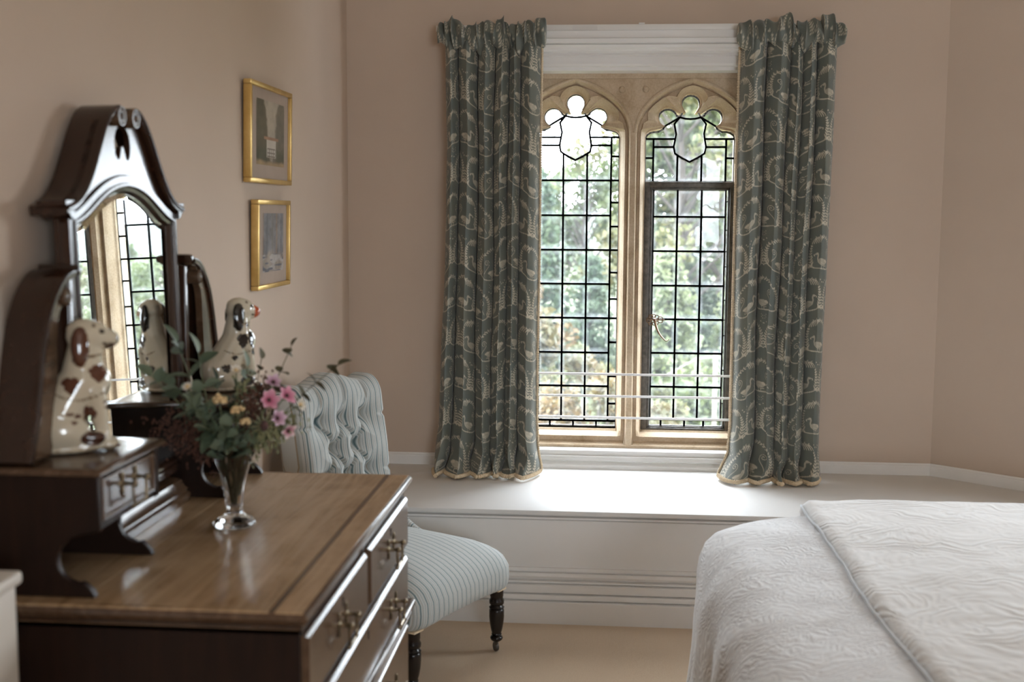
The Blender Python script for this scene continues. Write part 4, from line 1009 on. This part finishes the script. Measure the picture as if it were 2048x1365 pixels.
# legs: turned front pair on brass-cupped casters, raked square back pair
leg_prof = [(.006, .036), (.012, .038), (.019, .044), (.021, .050), (.018, .055), (.013, .058), (.017, .062), (.015, .066), (.0165, .070), (.0195, .082), (.0225, .10), (.0245, .122), (.0245, .14), (.0235, .146), (.021, .148), (.025, .152), (.021, .156), (.019, .160), (.024, .165), (.0245, .175), (.020, .184), (.022, .19), (.022, .215)]
for s_ in (-1, 1):
    cx_, cy_ = s_ * (hwf - .054), .24
    lg = MB().lathe(leg_prof, 22, (cx_, cy_, 0)).build('leg', 'black_wood', CH, world=False, smooth=True, angle=50)
    cst = MB(); cst.lathe([(0, -.006), (.014, -.006), (.016, -.003), (.016, .003), (.014, .006), (0, .006)], 16, (cx_ - .006, cy_ - .006, .0165), Matrix.Rotation(R(90), 3, 'Y') @ Matrix.Rotation(R(35), 3, 'X'))
    cst.tube([(cx_, cy_, .040), (cx_, cy_, .028), (cx_ - .006, cy_ - .006, .018)], [.007, .006, .004], 8); cst.build('caster', 'iron', lg, world=False, smooth=True)
    bl = MB(); bl.tube([(s_ * .165, -.215, .22), (s_ * .172, -.245, .11), (s_ * .18, -.29, .0)], [.021, .018, .014], 4); bl.build('leg', 'black_wood', CH, world=False)
# pale gimp along the lower seat edge at the leg blocks
for s_ in (-1, 1): MB().box(s_ * (hwf - .054) - .023, s_ * (hwf - .054) + .023, .217, .263, .2095, .2165).build('gimp', 'trim_braid', CH, world=False, bevel=.002)

# ================================================================ POTTERY DOGS
def remeshed(mb, voxel, it=8):
    me = bpy.data.meshes.new('tmp'); me.from_pydata(mb.v, [], mb.f)
    bm = bmesh.new(); bm.from_mesh(me); bmesh.ops.recalc_face_normals(bm, faces=bm.faces); bm.to_mesh(me); bm.free()
    o = bpy.data.objects.new('tmp', me); COL.objects.link(o)
    r_ = o.modifiers.new('r', 'REMESH'); r_.mode = 'VOXEL'; r_.voxel_size = voxel
    s_ = o.modifiers.new('s', 'SMOOTH'); s_.iterations = it; s_.factor = .5
    dg = bpy.context.evaluated_depsgraph_get(); out = bpy.data.meshes.new_from_object(o.evaluated_get(dg))
    bpy.data.objects.remove(o); return out
def capsule(mb, a, b_, ra, rb, n=7):
    a, b_ = Vector(a), Vector(b_)
    for k in range(n + 1):
        t_ = k / n; r_ = ra + (rb - ra) * t_; mb.ell(tuple(a + (b_ - a) * t_), (r_, r_, r_), 14, 10)
def dog_mesh():
    m = MB()
    m.ell((0, -.006, .006), (.046, .062, .008), 24, 6)                                  # cushion base
    m.ell((0, -.022, .052), (.041, .045, .050), 20, 12)                                 # rump
    for s_ in (-1, 1):
        m.ell((s_ * .026, -.012, .036), (.021, .040, .034), 16, 10)                     # haunch
        m.ell((s_ * .030, .022, .012), (.011, .022, .010), 12, 8)                       # hind paw
        capsule(m, (s_ * .018, .036, .105), (s_ * .017, .046, .018), .0165, .0105)      # fore leg
        m.ell((s_ * .017, .055, .010), (.0115, .017, .009), 12, 8)
    capsule(m, (0, -.012, .070), (0, .018, .128), .040, .034)
    m.ell((0, .028, .122), (.031, .034, .040), 18, 12)                                  # chest
    capsule(m, (0, .018, .140), (0, .024, .185), .031, .026)
    m.ell((0, .028, .203), (.0275, .033, .0285), 20, 14)                                # skull
    m.ell((0, .022, .214), (.023, .026, .020), 16, 10)
    capsule(m, (0, .046, .200), (0, .060, .196), .019, .0155, 4)                        # muzzle
    m.ell((0, .052, .186), (.0125, .016, .008), 12, 8)                                  # jaw
    for s_ in (-1, 1): m.ell((s_ * .0275, .014, .187), (.0085, .0135, .034), 12, 10, Matrix.Rotation(s_ * R(-6), 3, 'Y'))
    m.ell((.030, .030, .026), (.010, .020, .011), 12, 8)                                # tail brought round the side
    return remeshed(m, .0026, 7)
def dog(label, loc, rotz, dark, spots, nose, scale=1.0):
    me = dog_mesh(); n_ = len(me.vertices); co = np.empty(n_ * 3, np.float32); me.vertices.foreach_get('co', co); co = co.reshape(-1, 3)
    C = np.tile(np.array([[.54, .48, .365]]), (n_, 1)); ax_ = np.abs(co[:, 0])
    dk = np.array(dark)
    def put(mask, c): C[mask] = c
    wob = .0016 * np.sin(co[:, 1] * 900) * np.cos(co[:, 2] * 800)
    put((((co[:, 1] - .014) / .0145) ** 2 + ((co[:, 2] - .187) / .036) ** 2 < 1) & (ax_ > .0215), dk)
    for y, z, ry, rz in spots:
        a_ = np.arctan2(co[:, 2] - z, co[:, 1] - y); put(((((co[:, 1] - y) / ry) ** 2 + ((co[:, 2] - z) / rz) ** 2) < (1 + .10 * np.sin(3 * a_ + y * 300) + .07 * np.sin(7 * a_)) ** 2) & (ax_ > .012), dk)
    put((np.hypot(co[:, 1] - .048, co[:, 2] - .2115) < .0042) & (ax_ > .006), (.02, .015, .012))      # eyes
    put((np.hypot(co[:, 1] - .036, co[:, 2] - .222) < .003) & (ax_ > .006), (.10, .06, .04))
    put((np.abs(co[:, 2] - .190 + (co[:, 1] - .05) * .15) < .0016) & (co[:, 1] > .048), (.05, .03, .02))
    if nose == 'orange': put((co[:, 1] > .0565) & (co[:, 2] > .178), (.42, .075, .02))
    else: put((co[:, 1] > .070) & (co[:, 2] > .190), (.03, .02, .015)); put((co[:, 1] > .052) & (co[:, 2] < .187) & (co[:, 2] > .176), (.05, .025, .015))
    put((np.abs(co[:, 2] - .168 - .10 * (co[:, 1] - .02)) < .0020) & (co[:, 1] > .018), (.10, .06, .03))   # collar
    ch = .098 - .004 + .0 * co[:, 1] + 9.0 * (co[:, 1] - .012) ** 2
    put((np.abs(co[:, 2] - ch) < .0019) & (co[:, 1] > -.022) & (co[:, 1] < .060) & (np.sin(co[:, 1] * 1500) > -.5), (.12, .075, .04))
    put((np.hypot(co[:, 1] - .030, (co[:, 2] - .026) * 1.4) < .019) & (co[:, 0] > .031), dk * .6)
    put((co[:, 2] < .0085) & (np.hypot(co[:, 0] / .043, (co[:, 1] + .006) / .058) > 1), (.30, .24, .16))
    put((co[:, 1] > .063) & (co[:, 2] < .012), dk)
    ca = me.color_attributes.new('glaze', 'FLOAT_COLOR', 'POINT'); ca.data.foreach_set('color', np.concatenate([C, np.ones((n_, 1))], 1).astype(np.float32).ravel())
    me.shade_smooth()
    o = link('dog_figurine', me, 'glazed_pottery'); o.location = loc; o.rotation_euler = (0, 0, rotz); o.scale = (scale, scale * 1.13, scale)
    return tag(o, label, 'figurine', 'pair of pottery dogs')
sp1 = [(.041, .140, .014, .015), (.000, .121, .013, .014), (.026, .068, .0095, .014), (-.030, .106, .009, .004), (-.003, .070, .006, .0035), (.008, .066, .0055, .0035), (.003, .056, .005, .003), (.052, .088, .006, .003), (.054, .078, .006, .003)]
dog('white glazed pottery spaniel with brown patches on the trinket box', (-.938, 1.985, 1.0005), R(-62), (.085, .028, .014), sp1, 'dark', 1.0)
sp2 = [(.022, .128, .013, .018), (.044, .132, .008, .020), (.050, .100, .008, .012), (.036, .165, .005, .005), (-.02, .06, .012, .010), (.0, .085, .008, .006)]
dog('white glazed pottery spaniel with black patches and orange nose', (-.893, 2.722, 1.0005), R(-50), (.012, .010, .009), sp2, 'orange', .94)

# ================================================================ VASE AND BOUQUET
VX, VY, VZ = -.757, 2.322, .7805
vp = [(0, 0), (.038, 0), (.0425, .003), (.0425, .009), (.038, .014), (.024, .021), (.0175, .028), (.0165, .036), (.0178, .052), (.021, .08), (.029, .115), (.040, .145), (.051, .168), (.0515, .170), (.0495, .170), (.0385, .146), (.0265, .116), (.0182, .082), (.0142, .054), (.011, .042), (.0, .040)]
vs = MB(); loops = []
for i, (r_, z) in enumerate(vp):
    out_ = i < 14
    loops.append([(VX + r_ * (1 + (.022 if out_ and r_ > .015 else 0) * math.cos(9 * 2 * math.pi * k / 72)) * math.cos(2 * math.pi * k / 72), VY + r_ * (1 + (.022 if out_ and r_ > .015 else 0) * math.cos(9 * 2 * math.pi * k / 72)) * math.sin(2 * math.pi * k / 72), VZ + z) for k in range(72)])
vs.loft(loops, True)
vz = vs.build('vase', 'vase_glass', smooth=True, angle=60, weld=1e-5); tag(vz, 'clear fluted trumpet glass vase on the dressing table', 'vase')
VR = Vector((.95, .312, 0)); VD = Vector((-.312, .95, 0))             # across and away, seen from the room
PXM = .00104
def bp_(px, py, dep=0.0): return Vector((VX, VY, VZ)) + VR * ((px - 470) * PXM) + VD * dep + Vector((0, 0, (1052 - py) * PXM))
def leaf_mesh(name, L, Wd, mat, curl=.25, nseg=7):
    P = []
    for i in range(nseg + 1):
        t_ = i / nseg; w_ = Wd / 2 * (math.sin(math.pi * t_ ** .85) ** .75 if 0 < t_ < 1 else .03); y = L * t_; z = -curl * L * t_ * t_
        P.append([(-w_, y, z + w_ * .25), (-w_ * .5, y, z + w_ * .06), (0, y, z), (w_ * .5, y, z + w_ * .06), (w_, y, z + w_ * .25)])
    m = MB().grid(P); me = bpy.data.meshes.new(name); me.from_pydata(m.v, [], m.f); me.shade_smooth(); me.materials.append(MATS[mat]); return me
LEAF = [leaf_mesh('leaf', .050, .038, 'eucalyptus', .2), leaf_mesh('leaf', .042, .034, 'eucalyptus', .1), leaf_mesh('leaf', .056, .034, 'eucalyptus', .3)]
DRY = [leaf_mesh('leaf', .034, .028, 'eucalyptus_dry', .4), leaf_mesh('leaf', .028, .025, 'eucalyptus_dry', .2)]
def place(name, me, parent, pos, dirv, rollv, sc=1.0):
    o = bpy.data.objects.new(name, me); COL.objects.link(o); o.parent = parent; o.matrix_parent_inverse = WM[parent].inverted()
    y = Vector(dirv).normalized(); up_ = Vector((0, 0, 1)) if abs(y.z) < .95 else Vector((1, 0, 0)); x = y.cross(up_).normalized(); z = x.cross(y)
    q = Matrix((x, y, z)).transposed().to_4x4() @ Matrix.Rotation(rollv, 4, 'Y'); o.matrix_basis = Matrix.Translation(pos) @ q @ Matrix.Scale(sc, 4); return o
rb = random.Random(21)
def stem_path(tip, n=16):
    ang = rb.uniform(0, 6.28); a = Vector((VX + .006 * math.cos(ang), VY + .006 * math.sin(ang), VZ + .048)); lean_ = (tip - a); h = Vector((lean_.x, lean_.y, 0))
    rim = Vector((VX, VY, VZ + .165)) + h.normalized() * min(.034, h.length * .55)
    return [tuple(p) for p in bez(tuple(a), tuple(a + (rim - a) * .6), tuple(rim + (rim - a) * .30), tuple(tip), n)]
def eucalyptus(label, tip, n_pairs, meshes, sc=1.0, start=.5, mat='stem_green', group='eucalyptus sprigs in the vase'):
    t = thing('eucalyptus_sprig', label, 'sprig', (VX, VY, VZ + .06), 0, group)
    P = stem_path(tip); MB().tube(P, [.0017 - .0008 * i / len(P) for i in range(len(P))], 6).build('stem', mat, t, smooth=True)
    for k in range(n_pairs):
        f_ = start + (1 - start) * (k + .6) / n_pairs; i = min(int(f_ * (len(P) - 1)), len(P) - 2)
        p = Vector(P[i]).lerp(Vector(P[i + 1]), f_ * (len(P) - 1) - i); tn = (Vector(P[i + 1]) - Vector(P[i])).normalized(); side = tn.cross(Vector((rb.uniform(-1, 1), rb.uniform(-1, 1), rb.uniform(-.3, 1)))).normalized()
        for s_ in (-1, 1):
            place('leaf', rb.choice(meshes), t, p, side * s_ + tn * rb.uniform(.2, .9), rb.uniform(-1.2, 1.2), sc * rb.uniform(.75, 1.1) * (1.05 - .25 * f_))
    place('leaf', rb.choice(meshes), t, Vector(P[-1]), Vector(P[-1]) - Vector(P[-2]), rb.uniform(-1, 1), sc * .8)
    return t
eucalyptus('eucalyptus sprig reaching up beside the mirror frame', bp_(368, 690, .02), 5, LEAF, 1.05, .5)
eucalyptus('eucalyptus sprig arching low over the trinket box', bp_(322, 748, -.02), 5, LEAF, .95, .5)
eucalyptus('eucalyptus sprig upright against the black patched dog', bp_(408, 708, .0), 5, LEAF, 1.0, .45)
eucalyptus('eucalyptus sprig behind the white daisy', bp_(500, 742, .03), 5, LEAF, .85, .45)
for q, lb in ((bp_(395, 800, -.05), 'leafy eucalyptus sprig below the small white daisy'), (bp_(425, 848, -.06), 'leafy eucalyptus sprig hanging over the vase rim towards the trinket box'),
              (bp_(360, 775, .03), 'leafy eucalyptus sprig in front of the mirror glass'), (bp_(455, 845, -.07), 'leafy eucalyptus sprig hanging over the front of the vase rim'),
              (bp_(508, 856, -.05), 'leafy eucalyptus sprig under the sea holly'), (bp_(440, 770, .04), 'leafy eucalyptus sprig behind the rounded cream cluster'),
              (bp_(480, 800, .05), 'leafy eucalyptus sprig behind the yellowish cluster'), (bp_(400, 830, .02), 'leafy eucalyptus sprig beside the russet heather'),
              (bp_(470, 870, -.065), 'leafy eucalyptus sprig lowest at the vase rim')):
    eucalyptus(lb, q, 5, LEAF, .95, .42)
eucalyptus('dried eucalyptus sprig standing tallest above the pink flowers', bp_(586, 700, .02), 4, DRY, 1.0, .68, 'eucalyptus_dry')
eucalyptus('dried eucalyptus sprig stretching over the striped chair back', bp_(675, 738, .0), 4, DRY, 1.1, .72, 'eucalyptus_dry')
eucalyptus('dried eucalyptus sprig half hidden behind the thistle', bp_(528, 728, .05), 3, DRY, .9, .6, 'eucalyptus_dry')

def petal_mesh(L, Wd, c0, c1):
    n1, n2 = 8, 7; P, C = [], []
    for i in range(n1):
        t_ = i / (n1 - 1); w_ = Wd / 2 * math.sin(math.pi * (.12 + .80 * t_)) ** .8
        for j in range(n2):
            u = j / (n2 - 1) * 2 - 1; P.append((u * w_, L * t_ * (1 - .08 * abs(u) * t_), .30 * L * t_ * (1 - .6 * t_) + .2 * w_ * u * u)); k = t_ + .15 * math.cos(u * 9); C.append([a + (b_ - a) * min(1, max(0, k)) for a, b_ in zip(c0, c1)])
    tmp = np_mesh('petal', P, grid_faces(n1, n2), 'petal', None, {'tint': np.array(C)}); me = tmp.data; bpy.data.objects.remove(tmp); return me
PET = {'pink': petal_mesh(.021, .015, (.45, .07, .16), (.72, .40, .50)), 'mauve': petal_mesh(.020, .014, (.40, .16, .27), (.72, .56, .66)), 'white': petal_mesh(.017, .010, (.62, .55, .40), (.78, .74, .68)), 'blush': petal_mesh(.019, .013, (.50, .10, .20), (.80, .72, .72))}
def flower(label, tip, kind, npet, face, sc=1.0, group='flowers in the vase'):
    t = thing('cut_flower', label, 'flower', (VX, VY, VZ + .06), 0, group)
    P = stem_path(tip); MB().tube(P, .0013, 6).build('stem', 'stem_green', t, smooth=True)
    z = Vector(face).normalized(); x = z.cross(Vector((0, 0, 1)) if abs(z.z) < .9 else Vector((1, 0, 0))).normalized(); y = z.cross(x)
    for k in range(npet):
        a = 2 * math.pi * k / npet + rb.uniform(-.12, .12); d = x * math.cos(a) + y * math.sin(a)
        o = bpy.data.objects.new('petal', PET[kind]); COL.objects.link(o); o.parent = t; o.matrix_parent_inverse = WM[t].inverted()
        X_ = d.cross(z); o.matrix_basis = Matrix.Translation(tip + d * .002) @ Matrix((X_, d, z)).transposed().to_4x4() @ Matrix.Rotation(R(rb.uniform(8, 30)), 4, 'X') @ Matrix.Scale(sc * rb.uniform(.9, 1.1), 4)
    MB().ell(tuple(tip + z * .003), (.0042, .0042, .0042), 10, 7).build('flower_centre', 'floret_cream' if kind in ('white',) else 'heart_dark', t, smooth=True)
TV = -VD
flower('deep pink flower facing the room at the middle of the bouquet', bp_(538, 795, -.06), 'pink', 6, TV + Vector((.2, 0, .5)), 1.0)
flower('deep pink flower nearest the striped chair', bp_(572, 792, -.03), 'pink', 6, TV + Vector((.8, .2, .6)), .95)
flower('pale mauve flower above the deep pink ones', bp_(548, 768, -.01), 'mauve', 6, TV + Vector((.3, .1, 1)), .9)
flower('pale mauve flower below the deep pink ones', bp_(553, 832, -.05), 'mauve', 6, TV + Vector((.6, 0, .2)), .9)
flower('blush flower drooping lowest beside the vase', bp_(574, 858, -.04), 'blush', 5, TV + Vector((.5, 0, -.5)), .95)
flower('small white daisy at the top of the bouquet', bp_(478, 742, -.02), 'white', 9, TV + Vector((0, 0, 1.4)), .75)
flower('small white daisy at the outer edge beside the chair', bp_(598, 812, -.02), 'white', 9, TV + Vector((1, .3, .3)), .75)
flower('small white daisy low among the eucalyptus', bp_(388, 768, -.04), 'white', 8, TV + Vector((-.4, 0, .8)), .55)
def yarrow(label, tip, rad, nfl, mat='floret_cream', nm='yarrow_head', grp='cream flower clusters'):
    t = thing(nm, label, 'flower', (VX, VY, VZ + .06), 0, grp)
    P = stem_path(tip - Vector((0, 0, rad * .6))); MB().tube(P, .0012, 6).build('stem', 'stem_green', t, smooth=True)
    for k in range(nfl):
        d = Vector((rb.gauss(0, 1), rb.gauss(0, 1), abs(rb.gauss(0, .7)))).normalized(); p = tip + d * rad * rb.uniform(.55, 1.0)
        MB().ell(tuple(p), (.0048, .0048, .0042), 8, 6).build('floret', mat, t, smooth=True)
yarrow('rounded cream flower cluster beside the thistle', bp_(446, 795, -.06), .014, 22)
yarrow('loose yellowish flower cluster in the bouquet middle', bp_(478, 815, -.06), .013, 14)
yarrow('small yellowish flower cluster below the rounded one', bp_(492, 838, -.06), .010, 9)
def heather(label, tip, n_, mat, spread):
    t = thing('heather_spray', label, 'sprig', (VX, VY, VZ + .06), 0, 'dark heather sprays')
    P = stem_path(tip); MB().tube(P, .0012, 6).build('stem', 'heather_brown', t, smooth=True)
    m = MB()
    for k in range(n_):
        f_ = rb.uniform(.55, 1); i = min(int(f_ * (len(P) - 1)), len(P) - 2); p = Vector(P[i]) + Vector((rb.gauss(0, spread), rb.gauss(0, spread), rb.gauss(0, spread)))
        m.ell(tuple(p), (.0022, .0022, .0030), 5, 4)
    o = m.build('heather_bells', mat, t, smooth=True); o['kind'] = 'stuff'
heather('russet heather spray spreading low behind the trinket box', bp_(318, 850, -.01), 360, 'heather_brown', .020)
heather('russet heather spray between the trinket box and eucalyptus', bp_(362, 838, .0), 320, 'heather_brown', .018)
heather('dark plum heather spray behind the pink flowers', bp_(533, 752, .0), 320, 'heather_brown', .013)
heather('dark plum heather spray in front of the pink flowers', bp_(508, 775, -.05), 220, 'heather_brown', .011)
# sea holly
t = thing('thistle', 'green sea holly thistle with spiny ruff facing the room', 'flower', (VX, VY, VZ + .06), 0, None)
tip = bp_(528, 842, -.075); P = stem_path(tip); MB().tube(P, .0016, 6).build('stem', 'stem_green', t, smooth=True)
MB().ell(tuple(tip), (.0085, .0085, .011), 12, 8).build('thistle_head', 'heart_dark', t, smooth=True)
zf = (TV + Vector((.1, 0, .3))).normalized(); xf_ = zf.cross(Vector((0, 0, 1))).normalized(); yf_ = zf.cross(xf_)
for k in range(13):
    a = 2 * math.pi * k / 13; d = xf_ * math.cos(a) + yf_ * math.sin(a); q = tip + d * .034 + zf * .004; m = MB(); m.tube([tuple(tip - zf * .003), tuple(tip + d * .014), tuple(tip + d * .025 + zf * .003), tuple(q)], [.002, .0032, .0022, .0004], 5, .4); m.build('bract', 'thistle_green', t, smooth=True)
# fine green filler on the chair side
def filler(label, tip, n_, spread):
    t = thing('foliage_sprig', label, 'sprig', (VX, VY, VZ + .06), 0, 'fine green filler')
    P = stem_path(tip); MB().tube(P, .0012, 6).build('stem', 'stem_green', t, smooth=True); m = MB()
    for k in range(n_):
        p = Vector(P[rb.randint(9, 16)]) + Vector((rb.gauss(0, spread), rb.gauss(0, spread), rb.gauss(0, spread))); m.ell(tuple(p), (.0035, .0012, .0065), 5, 4, Matrix.Rotation(rb.uniform(0, 3), 3, 'X') @ Matrix.Rotation(rb.uniform(0, 3), 3, 'Z'))
    o = m.build('fine_leaves', 'thistle_green', t, smooth=True); o['kind'] = 'stuff'
filler('fine green filler sprig under the outer daisy', bp_(590, 842, -.02), 120, .013); filler('fine green filler sprig under the white daisy on top', bp_(490, 765, -.03), 90, .010); filler('fine green filler sprig beside the sea holly', bp_(565, 868, -.04), 110, .013)

# ================================================================ OUTSIDE
GZ = -3.6
struct(MB().box(-160, 160, 5.3, 320, GZ - .3, GZ).build('ground_lawn', 'lawn'), 'mown lawn beyond the window')
hl_ = MB(); P = []
for i, y in enumerate((150, 175, 205, 240, 300)):
    P.append([(x, y, GZ - 2 + (0, 3.2, 6.0, 8.5, 9.5)[i] * (.75 + .5 * fbm(x * .02, i * .5, 1) + .25 * fbm(x * .09, i, 4)) + .0) for x in range(-150, 160, 6)])
struct(hl_.grid(P).build('far_hills', 'far_hills', smooth=True, angle=180), 'low wooded hills on the skyline')
def leaves_mesh(name, pts, size, mat, seed, flatten=1.0):
    rg = np.random.default_rng(seed); n_ = len(pts); pts = np.array(pts)
    d = rg.normal(size=(n_, 3)); d /= np.linalg.norm(d, axis=1)[:, None]; e = np.cross(d, rg.normal(size=(n_, 3))); e /= np.linalg.norm(e, axis=1)[:, None]
    d[:, 2] *= flatten; sz = (size * rg.uniform(.6, 1.3, n_))[:, None]
    V = np.stack([pts - d * sz, pts + e * sz * .55, pts + d * sz, pts - e * sz * .55], 1).reshape(-1, 3); F = np.arange(n_ * 4).reshape(-1, 4)
    lv = np.repeat(np.clip(.5 + .22 * np.sin(pts[:, 0] * 1.3 + seed) + .2 * np.sin(pts[:, 2] * 1.7 + pts[:, 1]) + rg.normal(0, .18, n_), 0, 1), 4)
    tmp = np_mesh(name, V, F, mat, None, {'leafvar': lv}, smooth=False); me = tmp.data; bpy.data.objects.remove(tmp); return me
def broad_tree(seed, h, rad, nclus, nleaf, size, base=.30):
    rg = random.Random(seed); br = MB(); pts = []
    br.tube([(0, 0, 0), (.1, .05, h * .3), (-.05, .1, h * .6), (.1, 0, h * .85)], [h * .022, h * .017, h * .011, h * .004], 8)
    for k in range(nclus):
        f_ = base + (1 - base) * (k + .5) / nclus; rr = rad * math.sqrt(max(.05, 1 - ((f_ - .55) / .5) ** 2)) * rg.uniform(.55, 1); a = rg.uniform(0, 6.28); c = Vector((rr * math.cos(a), rr * math.sin(a), h * f_))
        br.tube([(0, 0, max(h * .18, h * f_ - rr * .6)), tuple(c * .55 + Vector((0, 0, h * f_ * .45 - rr * .05))), tuple(c)], [h * .006, h * .004, h * .0015], 5)
        cr_ = rad * rg.uniform(.16, .30)
        for q in range(nleaf // nclus):
            p = Vector((rg.gauss(0, 1), rg.gauss(0, 1), rg.gauss(0, .75))); p = p.normalized() * cr_ * rg.random() ** .45; pts.append(tuple(c + p))
    return br, pts
def conifer(seed, h, rad, nleaf):
    rg = random.Random(seed); br = MB(); pts = []
    br.tube([(0, 0, 0), (0, 0, h * .5), (0, 0, h)], [h * .016, h * .010, h * .002], 8)
    nl_ = 16
    for k in range(nl_):
        f_ = .06 + .92 * k / nl_; L_ = rad * (1 - f_) ** .85 + .05
        for b_ in range(7):
            a = rg.uniform(0, 6.28); tipv = Vector((L_ * math.cos(a), L_ * math.sin(a), h * f_ - L_ * .22))
            if L_ > .3: br.tube([(0, 0, h * f_), tuple(tipv)], [h * .003, .01], 4)
            for q in range(nleaf // (nl_ * 7)):
                t_ = rg.random() ** .6; p = Vector((0, 0, h * f_)).lerp(tipv, t_) + Vector((rg.gauss(0, .07 * rad), rg.gauss(0, .07 * rad), rg.gauss(-.05 * rad, .05 * rad))); pts.append(tuple(p))
    return br, pts
PROTO = {}
def proto(key, maker, mat, size, seed):
    br, pts = maker; b_ = bpy.data.meshes.new('trunk'); b_.from_pydata(br.v, [], br.f); b_.materials.append(MATS['bark']); PROTO[key] = (b_, leaves_mesh('foliage', pts, size, mat, seed))
proto('tall', broad_tree(1, 12, 4.2, 46, 9000, .17), 'tree_green', .17, 1)
proto('airy', broad_tree(2, 13, 4.6, 40, 6500, .16), 'tree_olive', .16, 2)
proto('bush', broad_tree(3, 3.2, 1.9, 26, 5200, .10, .08), 'tree_autumn', .10, 3)
proto('shrub', broad_tree(4, 2.6, 1.7, 24, 4600, .10, .05), 'tree_olive', .10, 4)
proto('fir', conifer(5, 8, 2.1, 9000), 'conifer_blue', .13, 5)
proto('larch', conifer(6, 6, 1.9, 8000), 'conifer_pale', .12, 6)
def tree(key, label, x, y, sc=1.0, rot=0, name='tree', cat='tree', group='trees beyond the lawn', sz=1.0):
    t = thing(name, label, cat, (x, y, GZ), rot, group)
    for nm, me in zip(('trunk', 'foliage'), PROTO[key]):
        o = bpy.data.objects.new(nm, me); COL.objects.link(o); o.parent = t; o.scale = (sc, sc, sc * sz)
        if nm == 'foliage': o['kind'] = 'stuff'
tree('fir', 'dark pointed fir seen through the top of the fixed light', -2.3, 36, .86, .3)
tree('tall', 'broad green tree behind the pointed fir', -6.5, 50, .62, .5)
tree('tall', 'broad green tree seen between fixed light and mullion', -.9, 45, .58, 1.9)
tree('airy', 'tall airy tree with sky showing through, behind the casement', 5.0, 52, 1.15, 2.2)
tree('airy', 'airy tree with reddish trunk behind the casement', 2.2, 38, .80, 4.1)
tree('tall', 'dense green tree closing the view behind the casement', 4.3, 41, .92, 3.1)
tree('tall', 'dense green tree far behind the airy trees', 3.2, 63, 1.0, 1.1)
tree('tall', 'dense green tree closing the view behind the fixed light', -2.6, 60, .60, 5.0)
tree('larch', 'pale feathery conifer standing on the lawn edge', 1.55, 31, .74, 0)
tree('larch', 'small pale conifer half hidden by the casement rail', 3.9, 34, .72, 2)
tree('fir', 'blue green fir behind the autumn bushes', -.5, 33, .52, 1)
tree('fir', 'blue green fir beyond the post on the lawn', 3.35, 43.5, .62, 2.4)
for x, y, s_, k, lb in ((-1.95, 22.5, .92, 'bush', 'rounded autumn coloured bush closest to the curtain beside the fixed light'), (-1.0, 26.5, .75, 'shrub', 'rounded yellow green bush in front of the blue green fir'), (-.15, 19, .72, 'bush', 'rounded autumn coloured bush closest to the mullion'), (-1.1, 15.5, .52, 'shrub', 'yellow green bush lowest beside the window sill'), (.75, 23.5, .62, 'shrub', 'rounded yellow green bush behind the stone mullion'), (-3.3, 30.5, 1.1, 'bush', 'large autumn coloured bush below the pointed fir')):
    tree(k, lb, x, y, s_, x * 3, 'bush', 'bush', 'bushes below the window')
for x, y, s_, k in ((8.6, 30, .36, 'tall'), (12.0, 36, .33, 'tall'), (15.5, 40, .32, 'airy'), (20.5, 44, .33, 'tall'), (10.0, 52, .36, 'airy'), (22.0, 60, .4, 'tall'), (15.0, 62, .42, 'tall')):
    tree(k, 'low parkland tree seen in the dressing table mirror', x, y, s_, x, 'tree', 'tree', 'parkland trees seen in the mirror')
# clipped hedge behind the lawn and a pale post
hd_ = MB(); hp = []
hg = random.Random(4)
for k in range(5200): hp.append((hg.uniform(.2, 5.2), 28.0 + hg.gauss(0, .3), GZ + abs(hg.gauss(0, .55))))
hedge = link('hedge', leaves_mesh('hedge', hp, .09, 'tree_green', 12), None); tag(hedge, 'low dark hedge along the far side of the lawn', 'hedge'); hedge['kind'] = 'stuff'
t = thing('post', 'pale timber post on the lawn with stay wires', 'post', (2.28, 25, GZ))
MB().tube([(2.28, 25, GZ), (2.28, 25, GZ + 2.15)], [.055, .045], 8).build('shaft', 'pale_post', t, smooth=True)
MB().tube([(2.28, 25, GZ + 2.0), (3.6, 25.3, GZ + .3)], .006, 4).build('stay_wire', 'lead', t); MB().tube([(2.28, 25, GZ + 2.05), (1.9, 25, GZ + 2.02), (1.2, 24.5, GZ + 1.7)], .006, 4).build('stay_wire', 'lead', t)
